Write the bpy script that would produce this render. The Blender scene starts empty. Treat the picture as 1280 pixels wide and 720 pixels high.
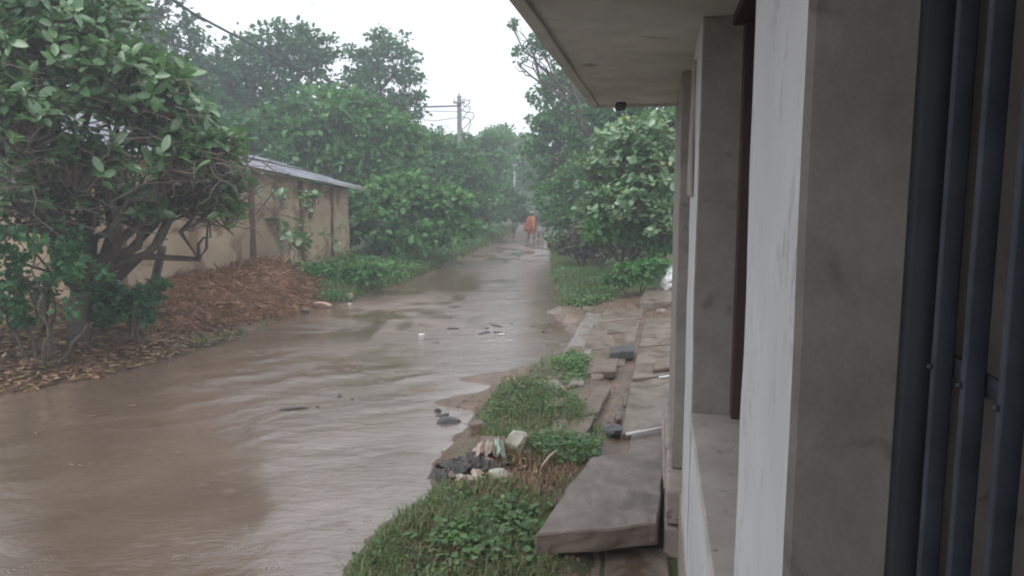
import bpy, bmesh, math, random
import numpy as np
from mathutils import Vector, Matrix, noise as mnoise

S = bpy.context.scene
C = S.collection
random.seed(7)
PI = math.pi

# ------------------------------------------------------------------ camera
F, PITCH, H = 930.0, math.atan(115 / 930.0), 2.3
cam_d = bpy.data.cameras.new('camera')
cam_d.sensor_width = 36.0
cam_d.lens = 36.0 * F / 1280.0
cam_d.clip_start, cam_d.clip_end = 0.02, 1000.0
cam = bpy.data.objects.new('camera', cam_d)
cam.location = (0, 0, H)
cam.rotation_euler = (PI / 2 - PITCH, 0, 0)
C.objects.link(cam)
S.camera = cam

# ------------------------------------------------------------------ world: overcast monsoon sky
SUN_EL, SUN_ROT = math.radians(55), math.radians(200)
W = bpy.data.worlds.new('World')
S.world = W
W.use_nodes = True
nt = W.node_tree
nt.nodes.clear()
sky = nt.nodes.new('ShaderNodeTexSky')
sky.sky_type = 'NISHITA'
sky.sun_disc = False
sky.sun_elevation, sky.sun_rotation = SUN_EL, SUN_ROT
sky.air_density, sky.dust_density, sky.ozone_density = 1.0, 4.0, 1.0
bw = nt.nodes.new('ShaderNodeRGBToBW')
mx = nt.nodes.new('ShaderNodeMix'); mx.data_type = 'RGBA'
mx.inputs[0].default_value = 0.90
cl = nt.nodes.new('ShaderNodeMix'); cl.data_type = 'RGBA'; cl.blend_type = 'MIX'
cl.inputs[0].default_value = 0.80
cl.inputs[7].default_value = (7.9, 8.25, 8.9, 1)      # even cloud deck
bg = nt.nodes.new('ShaderNodeBackground')
bg.inputs['Strength'].default_value = 0.14
ow = nt.nodes.new('ShaderNodeOutputWorld')
nt.links.new(sky.outputs[0], bw.inputs[0])
nt.links.new(sky.outputs[0], mx.inputs[6])
nt.links.new(bw.outputs[0], mx.inputs[7])
nt.links.new(mx.outputs[2], cl.inputs[6])
nt.links.new(cl.outputs[2], bg.inputs['Color'])
nt.links.new(bg.outputs[0], ow.inputs[0])

sun_d = bpy.data.lights.new('sun', 'SUN')
sun_d.energy, sun_d.angle, sun_d.color = 0.9, math.radians(30), (1.0, 0.97, 0.93)
sun = bpy.data.objects.new('sun', sun_d)
sd = Vector((math.sin(SUN_ROT) * math.cos(SUN_EL), math.cos(SUN_ROT) * math.cos(SUN_EL), math.sin(SUN_EL)))
sun.rotation_euler = sd.to_track_quat('Z', 'Y').to_euler()
C.objects.link(sun)

S.view_settings.view_transform = 'Standard'
S.view_settings.look = 'None'
S.view_settings.exposure = 0.50
S.view_settings.gamma = 1.0
S.cycles.use_denoising = True
S.cycles.max_bounces = 8
S.cycles.diffuse_bounces = 3
S.cycles.transparent_max_bounces = 6
S.cycles.volume_bounces = 1
S.cycles.filter_width = 2.0        # soft phone lens

HAZE = 0.0052

# ------------------------------------------------------------------ helpers
def ray(px, py):
    u, v = (px - 640) / F, (360 - py) / F
    return np.array([u, math.cos(PITCH) + v * math.sin(PITCH), -math.sin(PITCH) + v * math.cos(PITCH)])
def at(px, py, z=0.0):
    d = ray(px, py)
    return np.array([0, 0, H]) + d * ((z - H) / d[2])
def dep(px, py, Y):
    d = ray(px, py)
    return np.array([0, 0, H]) + d * (Y / d[1])

def tag(o, label=None, cat=None, group=None, kind=None):
    for k, v in (('label', label), ('category', cat), ('group', group), ('kind', kind)):
        if v: o[k] = v
    return o
def empty(name, loc, rz=0.0):
    o = bpy.data.objects.new(name, None)
    o.location = loc; o.rotation_euler = (0, 0, rz)
    o.empty_display_size = 0.2
    C.objects.link(o)
    return o
def link(name, me, mat=None, parent=None):
    if mat is not None and not me.materials: me.materials.append(mat)
    o = bpy.data.objects.new(name, me)
    C.objects.link(o)
    if parent is not None: o.parent = parent
    return o
def bmobj(name, bm, mat=None, parent=None, smooth=False):
    me = bpy.data.meshes.new(name)
    bm.normal_update(); bm.to_mesh(me); bm.free()
    if smooth: me.polygons.foreach_set('use_smooth', [True] * len(me.polygons))
    return link(name, me, mat, parent)

def np_mesh(name, V, faces_idx, counts, smooth=False):
    """V (N,3); faces_idx flat; counts per face"""
    me = bpy.data.meshes.new(name)
    V = np.asarray(V, dtype=np.float32).reshape(-1, 3)
    faces_idx = np.asarray(faces_idx, dtype=np.int32).ravel()
    counts = np.asarray(counts, dtype=np.int32).ravel()
    me.vertices.add(len(V)); me.vertices.foreach_set('co', V.ravel())
    me.loops.add(len(faces_idx)); me.loops.foreach_set('vertex_index', faces_idx)
    me.polygons.add(len(counts))
    me.polygons.foreach_set('loop_start', np.concatenate([[0], np.cumsum(counts)[:-1]]).astype(np.int32))
    me.polygons.foreach_set('loop_total', counts)
    if smooth: me.polygons.foreach_set('use_smooth', np.ones(len(counts), dtype=bool))
    me.update(calc_edges=True)
    return me

class MB:
    def __init__(s): s.v, s.f, s.c, s.n = [], [], [], 0
    def add(s, V, quads):
        V = np.asarray(V, float).reshape(-1, 3)
        for q in quads:
            s.f.extend(i + s.n for i in q); s.c.append(len(q))
        s.v.append(V); s.n += len(V)
    def add_np(s, V, idx, k):
        V = np.asarray(V, float).reshape(-1, 3)
        idx = np.asarray(idx).ravel() + s.n
        s.f.extend(idx.tolist()); s.c.extend([k] * (len(idx) // k))
        s.v.append(V); s.n += len(V)
    def tube(s, pts, rad, n=5, cap=True):
        pts = np.asarray(pts, float); m = len(pts)
        rad = np.broadcast_to(np.asarray(rad, float), (m,))
        T = np.gradient(pts, axis=0); T /= np.linalg.norm(T, axis=1)[:, None] + 1e-9
        ref = np.array([0.31, 0.17, 0.93]) if abs(T[0][2]) < 0.8 else np.array([0.95, 0.2, 0.1])
        A = np.cross(T, ref); A /= np.linalg.norm(A, axis=1)[:, None] + 1e-9
        B = np.cross(T, A)
        a = np.linspace(0, 2 * PI, n, endpoint=False)
        V = pts[:, None] + rad[:, None, None] * (np.cos(a)[None, :, None] * A[:, None] + np.sin(a)[None, :, None] * B[:, None])
        q = [(i * n + j, i * n + (j + 1) % n, (i + 1) * n + (j + 1) % n, (i + 1) * n + j) for i in range(m - 1) for j in range(n)]
        if cap: q += [tuple(range(n - 1, -1, -1)), tuple((m - 1) * n + j for j in range(n))]
        s.add(V, q)
    def box(s, x0, x1, y0, y1, z0, z1):
        V = [(x, y, z) for z in (z0, z1) for y in (y0, y1) for x in (x0, x1)]
        s.add(V, [(0, 2, 3, 1), (4, 5, 7, 6), (0, 1, 5, 4), (2, 6, 7, 3), (0, 4, 6, 2), (1, 3, 7, 5)])
    def build(s, name, mat=None, parent=None, smooth=False):
        V = np.concatenate(s.v) if s.v else np.zeros((0, 3))
        return link(name, np_mesh(name, V, s.f, s.c, smooth), mat, parent)

def rough_box(name, lo, hi, mat, parent=None, bevel=0.008, cuts=0.25, amp=0.003, freq=3.0, seed=0, jitter=0.0):
    """a box with worn, slightly uneven faces and rounded edges"""
    bm = bmesh.new()
    bmesh.ops.create_cube(bm, size=1.0)
    lo, hi = Vector(lo), Vector(hi)
    for v in bm.verts:
        v.co = Vector([lo[i] + (v.co[i] + 0.5) * (hi[i] - lo[i]) for i in range(3)])
        if jitter: v.co += Vector([random.uniform(-jitter, jitter) for _ in range(3)])
    if bevel: bmesh.ops.bevel(bm, geom=list(bm.edges), offset=bevel, segments=2, profile=0.6, affect='EDGES')
    for ax in range(3):
        L = hi[ax] - lo[ax]
        n = min(40, int(L / cuts))
        for k in range(1, n):
            co = Vector((0, 0, 0)); co[ax] = lo[ax] + L * k / n
            no = Vector((0, 0, 0)); no[ax] = 1
            bmesh.ops.bisect_plane(bm, geom=list(bm.verts) + list(bm.edges) + list(bm.faces), plane_co=co, plane_no=no)
    off = Vector((seed * 3.7, seed * 1.3, seed * 5.1))
    for v in bm.verts:
        v.co += mnoise.noise_vector((v.co + off) * freq) * amp + mnoise.noise_vector((v.co + off) * freq * 4) * amp * 0.4
    return bmobj(name, bm, mat, parent, smooth=False)

def chunk(name, size, mat, parent=None, seed=0, detail=2, rough=0.25, flat=False):
    """a broken, angular lump (icosphere cut by random planes)"""
    rnd = random.Random(seed)
    bm = bmesh.new()
    bmesh.ops.create_icosphere(bm, subdivisions=detail, radius=0.62)
    pl = [(Vector((rnd.gauss(0, 1), rnd.gauss(0, 1), rnd.gauss(0, 1))).normalized(), rnd.uniform(0.3, 0.5)) for _ in range(8)]
    pl.append((Vector((rnd.uniform(-.15, .15), rnd.uniform(-.15, .15), 1)).normalized(), 0.36))
    for v in bm.verts:
        for n, d in pl:
            k = v.co.dot(n)
            if k > d: v.co -= n * (k - d)
        v.co += mnoise.noise_vector(v.co * 3 + Vector((seed, 0, 0))) * rough * 0.15
        v.co = Vector((v.co.x * size[0], v.co.y * size[1], v.co.z * size[2]))
    return bmobj(name, bm, mat, parent)

# ------------------------------------------------------------------ materials
def new_mat(name):
    m = bpy.data.materials.new(name); m.use_nodes = True
    t = m.node_tree; t.nodes.clear()
    out = t.nodes.new('ShaderNodeOutputMaterial')
    b = t.nodes.new('ShaderNodeBsdfPrincipled')
    t.links.new(b.outputs[0], out.inputs[0])
    return m, t, b, out
def N(t, kind, **kw):
    n = t.nodes.new(kind)
    for k, v in kw.items():
        if k.startswith('i_'):
            n.inputs[k[2:].replace('_', ' ')].default_value = v
        else: setattr(n, k, v)
    return n
def ramp(t, fac, stops):
    r = t.nodes.new('ShaderNodeValToRGB')
    e = r.color_ramp.elements
    while len(e) < len(stops): e.new(0.5)
    for el, (p, c) in zip(e, stops):
        el.position = p; el.color = (c[0], c[1], c[2], 1)
    t.links.new(fac, r.inputs[0])
    return r.outputs[0]
def noise_tex(t, scale, detail=6, rough=0.6, coord='Object', dist=0.0, stretch=None):
    tc = t.nodes.new('ShaderNodeTexCoord')
    n = N(t, 'ShaderNodeTexNoise'); n.inputs['Scale'].default_value = scale
    n.inputs['Detail'].default_value = detail; n.inputs['Roughness'].default_value = rough
    n.inputs['Distortion'].default_value = dist
    src = tc.outputs[coord]
    if stretch:
        mp = t.nodes.new('ShaderNodeMapping'); mp.inputs['Scale'].default_value = stretch
        t.links.new(src, mp.inputs[0]); src = mp.outputs[0]
    t.links.new(src, n.inputs['Vector'])
    return n.outputs['Fac']
def mixc(t, fac, a, b, mode='MIX'):
    m = t.nodes.new('ShaderNodeMix'); m.data_type = 'RGBA'; m.blend_type = mode
    for sock, v in ((m.inputs[0], fac), (m.inputs[6], a), (m.inputs[7], b)):
        if isinstance(v, (int, float)): sock.default_value = v
        elif isinstance(v, tuple): sock.default_value = (*v[:3], 1)
        else: t.links.new(v, sock)
    return m.outputs[2]
def bump(t, b, h, strength=0.3, dist=0.01):
    bp = t.nodes.new('ShaderNodeBump')
    bp.inputs['Strength'].default_value = strength; bp.inputs['Distance'].default_value = dist
    t.links.new(h, bp.inputs['Height']); t.links.new(bp.outputs[0], b.inputs['Normal'])
    return bp

def surf(name, c0, c1, scale=4, rough=0.7, spots=None, spot_scale=9, spot_lo=0.56, bump_s=0.3, bump_scale=40, bump_d=0.004, stretch=None, metal=0.0):
    """two-tone weathered surface with optional stains"""
    m, t, b, o = new_mat(name)
    n = noise_tex(t, scale, 8, 0.65, stretch=stretch)
    col = ramp(t, n, [(0.32, c0), (0.68, c1)])
    if spots:
        s = noise_tex(t, spot_scale, 5, 0.6, stretch=stretch, dist=0.6)
        f = ramp(t, s, [(spot_lo, (0, 0, 0)), (spot_lo + 0.1, (1, 1, 1))])
        col = mixc(t, f, col, spots)
    t.links.new(col, b.inputs['Base Color'])
    b.inputs['Roughness'].default_value = rough
    b.inputs['Metallic'].default_value = metal
    bump(t, b, noise_tex(t, bump_scale, 6, 0.7), bump_s, bump_d)
    return m

def leaf_mat(name, stops, trans=0.25, rough=0.42, spec=0.5, island=True):
    m, t, b, o = new_mat(name)
    if island:
        g = t.nodes.new('ShaderNodeNewGeometry'); r = g.outputs['Random Per Island']
    else:
        g = t.nodes.new('ShaderNodeObjectInfo'); r = g.outputs['Random']
    col = ramp(t, r, stops)
    n = noise_tex(t, 0.9, 3, 0.6)
    col = mixc(t, ramp(t, n, [(0.35, (0.25,) * 3), (0.65, (0,) * 3)]), col, (stops[0][1][0] * .8, stops[0][1][1] * .8, stops[0][1][2] * .8))
    t.links.new(col, b.inputs['Base Color'])
    b.inputs['Roughness'].default_value = rough
    b.inputs['Specular IOR Level'].default_value = spec
    tr = t.nodes.new('ShaderNodeBsdfTranslucent')
    t.links.new(mixc(t, 0.5, col, (0.15, 0.34, 0.06)), tr.inputs[0])
    ms = t.nodes.new('ShaderNodeMixShader'); ms.inputs[0].default_value = trans
    t.links.new(b.outputs[0], ms.inputs[1]); t.links.new(tr.outputs[0], ms.inputs[2])
    t.links.new(ms.outputs[0], o.inputs[0])
    return m

M = {}
M['leaf_dark'] = leaf_mat('leaf_dark', [(0.0, (.020, .074, .034)), (0.5, (.040, .130, .054)), (0.9, (.072, .195, .078)), (1.0, (.12, .24, .09))], spec=.3, trans=.3)
M['leaf_mid'] = leaf_mat('leaf_mid', [(0.0, (.042, .125, .042)), (0.5, (.084, .225, .070)), (0.9, (.140, .315, .105)), (1.0, (.22, .38, .15))], spec=.3, trans=.33)
M['leaf_bright'] = leaf_mat('leaf_bright', [(0.0, (.050, .140, .042)), (0.5, (.098, .240, .072)), (0.9, (.155, .325, .11)), (1.0, (.20, .38, .16))], spec=.35, trans=.33)
M['leaf_milk'] = leaf_mat('leaf_milk', [(0.0, (.085, .190, .080)), (0.5, (.15, .275, .125)), (0.93, (.22, .35, .18)), (1.0, (.44, .38, .08))], spec=.9, rough=.30)
M['leaf_milk_one'] = leaf_mat('leaf_milk_one', [(0.0, (.090, .200, .082)), (0.5, (.17, .295, .14)), (0.96, (.25, .38, .20)), (1.0, (.58, .42, .03))], spec=.9, rough=.30, island=False)
M['leaf_broad'] = leaf_mat('leaf_broad', [(0.0, (.062, .140, .055)), (0.6, (.110, .220, .085)), (1.0, (.18, .31, .13))], spec=.9, rough=.30)
M['leaf_broad_one'] = leaf_mat('leaf_broad_one', [(0.0, (.070, .160, .062)), (0.6, (.13, .25, .10)), (0.97, (.22, .35, .17)), (1.0, (.34, .40, .06))], spec=.9, rough=.30, island=False)
M['leaf_ash'] = leaf_mat('leaf_ash', [(0.0, (.05, .045, .03)), (0.5, (.07, .06, .04)), (1.0, (.09, .09, .05))], trans=.15)
M['grass'] = leaf_mat('grass', [(0.0, (.070, .100, .042)), (0.4, (.115, .165, .060)), (0.75, (.165, .215, .085)), (0.9, (.23, .215, .12)), (1.0, (.34, .27, .17))], trans=.3)
M['weed'] = leaf_mat('weed', [(0.0, (.055, .125, .042)), (0.5, (.10, .195, .068)), (0.9, (.16, .27, .10)), (1.0, (.24, .34, .15))], trans=.3)
M['litter'] = leaf_mat('litter', [(0.0, (.10, .050, .030)), (0.35, (.20, .11, .066)), (0.75, (.31, .19, .12)), (0.95, (.42, .31, .20)), (1.0, (.36, .36, .08))], trans=.1)
M['straw'] = leaf_mat('straw', [(0.0, (.17, .075, .045)), (0.5, (.33, .165, .10)), (0.9, (.46, .26, .165)), (1.0, (.55, .37, .24))], trans=.1, rough=.55)
M['straw_bed'] = surf('straw_bed', (.16, .080, .050), (.34, .185, .118), 9, .8, bump_s=.9, bump_scale=30, bump_d=.03)
M['bark'] = surf('bark', (.045, .034, .026), (.10, .082, .065), 8, .8, bump_s=.6, bump_scale=25, bump_d=.02, stretch=(1, 1, .25))
M['twig'] = surf('twig', (.095, .072, .06), (.18, .14, .12), 5, .8)
M['stem'] = surf('stem', (.20, .17, .10), (.32, .27, .18), 6, .7)
M['plaster'] = surf('plaster', (.205, .184, .162), (.315, .288, .256), 4.5, .75, spots=(.175, .155, .134), spot_scale=8, spot_lo=.60, bump_s=.5, bump_scale=45, bump_d=.004)
M['slab_under'] = surf('slab_under', (.40, .385, .36), (.60, .585, .555), 1.6, .8, spots=(.27, .25, .22), spot_scale=2.1, spot_lo=.60, bump_s=.4, bump_scale=22, bump_d=.006)
M['sill'] = surf('sill', (.36, .31, .27), (.50, .45, .40), 5, .55, spots=(.22, .18, .15), spot_scale=11, spot_lo=.60, bump_s=.3, bump_scale=40)
M['plinth'] = surf('plinth', (.24, .19, .165), (.36, .30, .265), 6, .65, spots=(.13, .10, .085), spot_scale=9, spot_lo=.6, bump_s=.5, bump_scale=30, bump_d=.006)
M['shutter'] = surf('shutter', (.030, .014, .012), (.06, .028, .022), 6, .5, stretch=(1, 1, .2))
M['gate'] = surf('gate', (.018, .022, .033), (.042, .050, .068), 14, .75, spots=(.035, .026, .022), spot_scale=14, spot_lo=.62, bump_s=.3, bump_scale=60, bump_d=.001)
M['gate_frame_shaded'] = surf('gate_frame_shaded', (.014, .018, .024), (.026, .032, .040), 8, .8)  # near-black base colour carries the shade at the jamb
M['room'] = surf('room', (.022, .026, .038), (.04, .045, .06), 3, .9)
M['mud_wall'] = surf('mud_wall', (.29, .215, .140), (.43, .335, .235), 1.1, .85, spots=(.19, .120, .075), spot_scale=1.3, spot_lo=.51, bump_s=.7, bump_scale=7, bump_d=.03)
M['post'] = surf('post', (.085, .048, .034), (.15, .09, .065), 4, .85)
M['tin'] = surf('tin', (.17, .175, .20), (.30, .305, .35), 1.5, .45, spots=(.15, .10, .085), spot_scale=2.0, spot_lo=.62)
M['concrete'] = surf('concrete', (.090, .066, .052), (.220, .178, .150), 3.0, .42, spots=(.085, .062, .048), spot_scale=2.0, spot_lo=.53, bump_s=.5, bump_scale=28, bump_d=.008)
M['paving'] = surf('paving', (.125, .096, .074), (.230, .186, .150), 3.2, .38, spots=(.105, .072, .050), spot_scale=3.4, spot_lo=.50, bump_s=.45, bump_scale=22, bump_d=.008)
M['foam'] = surf('foam', (.18, .13, .10), (.32, .25, .20), 6, .5)
M['cement'] = surf('cement', (.24, .215, .195), (.36, .33, .305), 3, .16, spots=(.18, .14, .11), spot_scale=4, spot_lo=.55, bump_s=.2)
M['stone_dark'] = surf('stone_dark', (.035, .033, .036), (.085, .080, .082), 7, .45)
M['stone_brown'] = surf('stone_brown', (.10, .068, .048), (.19, .135, .10), 5, .45, bump_s=.6, bump_scale=14, bump_d=.02)
M['stone_pale'] = surf('stone_pale', (.30, .29, .23), (.50, .48, .41), 7, .6, spots=(.18, .18, .10), spot_scale=9, spot_lo=.55)
M['stone_pink'] = surf('stone_pink', (.30, .19, .145), (.46, .32, .26), 7, .6)
M['trash_black'] = surf('trash_black', (.020, .018, .018), (.075, .062, .056), 9, .32, bump_s=.8, bump_scale=18, bump_d=.02)
M['trash_pale'] = surf('trash_pale', (.33, .25, .21), (.52, .43, .38), 9, .5)
M['plastic_green'] = surf('plastic_green', (.30, .38, .31), (.46, .54, .46), 9, .35)
M['plastic_white'] = surf('plastic_white', (.55, .55, .54), (.75, .75, .74), 6, .4)
M['pole'] = surf('pole', (.16, .16, .16), (.26, .26, .26), 3, .8)
M['pole_pale'] = surf('pole_pale', (.42, .42, .42), (.55, .55, .55), 3, .7)
M['wire'] = surf('wire', (.012, .012, .015), (.025, .025, .03), 5, .6)
M['skin'] = surf('skin', (.16, .085, .055), (.22, .12, .08), 6, .5)
M['orange'] = surf('orange', (.34, .075, .045), (.46, .125, .075), 5, .65)
M['saffron'] = surf('saffron', (.58, .22, .06), (.64, .27, .09), 5, .65)
M['pale_cloth'] = surf('pale_cloth', (.48, .44, .38), (.62, .58, .50), 5, .75)
M['dark_cloth'] = surf('dark_cloth', (.055, .045, .050), (.10, .085, .09), 5, .75)
M['grey_cloth'] = surf('grey_cloth', (.26, .24, .24), (.38, .36, .36), 5, .75)
M['hair'] = surf('hair', (.015, .012, .010), (.03, .025, .02), 9, .5)
M['flower'] = surf('flower', (.70, .70, .66), (.80, .80, .78), 9, .6)

# near pier paint: white distemper with mildew specks
m, t, b, o = new_mat('pier_paint')
n1 = noise_tex(t, 2.5, 6, .6)
col = ramp(t, n1, [(.3, (.47, .46, .465)), (.7, (.57, .56, .565))])
sp = noise_tex(t, 16, 7, .7, dist=.8, stretch=(1, 1, .45))
fld = noise_tex(t, 3.2, 3, .5)
mul = N(t, 'ShaderNodeMath', operation='MULTIPLY')
t.links.new(ramp(t, sp, [(.53, (0,) * 3), (.62, (1,) * 3)]), mul.inputs[0])
t.links.new(ramp(t, fld, [(.44, (0,) * 3), (.6, (.6,) * 3)]), mul.inputs[1])
col = mixc(t, mul.outputs[0], col, (.21, .195, .185))
t.links.new(col, b.inputs['Base Color']); b.inputs['Roughness'].default_value = .7
bump(t, b, noise_tex(t, 60, 6, .7), .35, .002)
M['pier_paint'] = m

# muddy flood water: opaque silt, wet mirror skin, stretched wind and flow ripples
m, t, b, o = new_mat('flood_water')
n = noise_tex(t, .55, 5, .6, dist=.5)
rfc = N(t, 'ShaderNodeAttribute'); rfc.attribute_name = 'riffle_sheen'
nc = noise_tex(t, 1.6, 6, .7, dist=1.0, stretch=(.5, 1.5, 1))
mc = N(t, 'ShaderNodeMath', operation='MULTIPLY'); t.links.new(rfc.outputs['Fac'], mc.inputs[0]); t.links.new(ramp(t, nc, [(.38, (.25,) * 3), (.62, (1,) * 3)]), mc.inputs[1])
t.links.new(mixc(t, mc.outputs[0], ramp(t, n, [(.3, (.100, .066, .047)), (.7, (.165, .116, .087))]), (.29, .195, .160)), b.inputs['Base Color'])   # paler tint painted in for the sky's reflection on broken water
b.inputs['IOR'].default_value = 1.75
b.inputs['Specular IOR Level'].default_value = .9
rr = noise_tex(t, 1.1, 3, .5)
rm = N(t, 'ShaderNodeMapRange'); rm.inputs[3].default_value = .03; rm.inputs[4].default_value = .10
t.links.new(rr, rm.inputs[0])
rf0 = N(t, 'ShaderNodeAttribute'); rf0.attribute_name = 'riffle_sheen'
ra = N(t, 'ShaderNodeMath', operation='MULTIPLY_ADD'); ra.inputs[1].default_value = .20
t.links.new(rf0.outputs['Fac'], ra.inputs[0]); t.links.new(rm.outputs[0], ra.inputs[2]); t.links.new(ra.outputs[0], b.inputs['Roughness'])
h1 = noise_tex(t, 2.6, 5, .62, dist=1.6, stretch=(.8, 2.4, 1))
h2 = noise_tex(t, 9, 5, .65, dist=1.0, stretch=(.9, 1.7, 1))
h3 = noise_tex(t, 34, 3, .6, dist=.5, stretch=(.8, 1.8, 1))
patch = noise_tex(t, .7, 4, .6, dist=.8)
ad = N(t, 'ShaderNodeMath', operation='MULTIPLY_ADD'); ad.inputs[1].default_value = .60
t.links.new(h2, ad.inputs[0]); t.links.new(h1, ad.inputs[2])
ad2 = N(t, 'ShaderNodeMath', operation='MULTIPLY_ADD'); ad2.inputs[1].default_value = .34
t.links.new(h3, ad2.inputs[0]); t.links.new(ad.outputs[0], ad2.inputs[2])
pm = N(t, 'ShaderNodeMath', operation='MULTIPLY')
t.links.new(ad2.outputs[0], pm.inputs[0]); t.links.new(ramp(t, patch, [(.32, (.25,) * 3), (.68, (1,) * 3)]), pm.inputs[1])
vo = N(t, 'ShaderNodeTexVoronoi'); vo.inputs['Scale'].default_value = 4.5      # rain rings
vtc = t.nodes.new('ShaderNodeTexCoord'); t.links.new(vtc.outputs['Object'], vo.inputs['Vector'])
vs = N(t, 'ShaderNodeMath', operation='MULTIPLY'); vs.inputs[1].default_value = 62; t.links.new(vo.outputs['Distance'], vs.inputs[0])
vsn = N(t, 'ShaderNodeMath', operation='SINE'); t.links.new(vs.outputs[0], vsn.inputs[0])
vf = ramp(t, vo.outputs['Distance'], [(.10, (1,) * 3), (.36, (0,) * 3)])
vm = N(t, 'ShaderNodeMath', operation='MULTIPLY'); t.links.new(vsn.outputs[0], vm.inputs[0]); t.links.new(vf, vm.inputs[1])
va = N(t, 'ShaderNodeMath', operation='MULTIPLY_ADD'); va.inputs[1].default_value = .16; t.links.new(vm.outputs[0], va.inputs[0]); t.links.new(pm.outputs[0], va.inputs[2]); pm = va
rf = N(t, 'ShaderNodeAttribute'); rf.attribute_name = 'riffle_sheen'
h4 = noise_tex(t, 5.0, 6, .7, dist=1.5, stretch=(.55, 1.7, 1))
m4 = N(t, 'ShaderNodeMath', operation='MULTIPLY'); t.links.new(h4, m4.inputs[0]); t.links.new(rf.outputs['Fac'], m4.inputs[1])
m5 = N(t, 'ShaderNodeMath', operation='MULTIPLY_ADD'); m5.inputs[1].default_value = 5.0
t.links.new(m4.outputs[0], m5.inputs[0]); t.links.new(pm.outputs[0], m5.inputs[2])
bump(t, b, m5.outputs[0], .20, .045)
M['water'] = m

# ground: mud, leaf litter, green, mixed by a per-vertex map of what lies there
m, t, b, o = new_mat('wet_ground')
at_ = N(t, 'ShaderNodeAttribute'); at_.attribute_name = 'cover'
sep = N(t, 'ShaderNodeSeparateColor'); t.links.new(at_.outputs['Color'], sep.inputs[0])
n = noise_tex(t, 2.3, 8, .65)
mud = mixc(t, ramp(t, noise_tex(t, 1.3, 6, .7, dist=.8), [(.40, (0,) * 3), (.60, (.75,) * 3)]), ramp(t, n, [(.3, (.120, .076, .050)), (.7, (.225, .152, .108))]), (.085, .060, .044))
nl = noise_tex(t, 14, 6, .7)
lit = ramp(t, nl, [(.3, (.055, .034, .022)), (.5, (.12, .072, .046)), (.7, (.22, .14, .095))])
ng = noise_tex(t, 9, 6, .7)
gr = ramp(t, ng, [(.3, (.030, .042, .016)), (.55, (.055, .082, .026)), (.75, (.085, .085, .045))])
col = mixc(t, sep.outputs[0], mud, lit)
col = mixc(t, sep.outputs[1], col, gr)
t.links.new(col, b.inputs['Base Color'])
rm = N(t, 'ShaderNodeMapRange'); rm.inputs[3].default_value = .28; rm.inputs[4].default_value = .75
t.links.new(sep.outputs[1], rm.inputs[0]); t.links.new(rm.outputs[0], b.inputs['Roughness'])
bump(t, b, noise_tex(t, 18, 7, .7), .6, .03)
M['ground'] = m

# ------------------------------------------------------------------ building frame (lane-side concrete house)
TH = math.radians(11.2)
def bw_(t_, s_, z_=0.0):        # building coords -> world: t to the right of the wall, s along it
    return np.array([math.cos(TH) * t_ + math.sin(TH) * s_, -math.sin(TH) * t_ + math.cos(TH) * s_, z_])

# ------------------------------------------------------------------ terrain
LPX = [(0, 500), (120, 474), (200, 455), (300, 424), (390, 386), (440, 378), (480, 366), (520, 350), (560, 333), (600, 314), (625, 301), (645, 291), (655, 286)]
RPX = [(430, 720), (470, 675), (520, 640), (545, 600), (575, 556), (600, 520), (640, 488), (690, 452), (712, 420), (700, 398), (700, 370), (692, 345), (688, 325), (684, 306), (681, 292), (678, 286)]
Lp = np.array([at(*p)[:2] for p in LPX]); Rp = np.array([at(*p)[:2] for p in RPX])
Lp = np.vstack([[-8.6, -25], [-7.6, 2.0], Lp, [1.3, 70], [9, 110], [22, 150]])
Rp = np.vstack([[-1.9, -25], [-1.5, 2.0], Rp, [3.2, 70], [11, 110], [24, 150]])
def Lx(y): return np.interp(y, Lp[:, 1], Lp[:, 0])
def Rx(y): return np.interp(y, Rp[:, 1], Rp[:, 0])

def vnoise(x, y, seed=0):
    """cheap smooth value noise, vectorised"""
    x = np.asarray(x, float); y = np.asarray(y, float)
    xi, yi = np.floor(x), np.floor(y); fx, fy = x - xi, y - yi
    fx = fx * fx * (3 - 2 * fx); fy = fy * fy * (3 - 2 * fy)
    def h(a, b_):
        s_ = np.sin(a * 127.1 + b_ * 311.7 + seed * 74.7) * 43758.5453
        return s_ - np.floor(s_)
    return (h(xi, yi) * (1 - fx) + h(xi + 1, yi) * fx) * (1 - fy) + (h(xi, yi + 1) * (1 - fx) + h(xi + 1, yi + 1) * fx) * fy
def fbm(x, y, seed=0, o=3):
    return sum(vnoise(x * 2 ** k, y * 2 ** k, seed + k) / 2 ** (k + 1) for k in range(o)) - .5 + .5 / 2 ** o
def sm(a, b_, x):
    u = np.clip((x - a) / (b_ - a), 0, 1); return u * u * (3 - 2 * u)
def bump_at(x, y, px, py, rx, ry):
    c = at(px, py); return np.exp(-(((x - c[0]) / rx) ** 2 + ((y - c[1]) / ry) ** 2))

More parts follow.
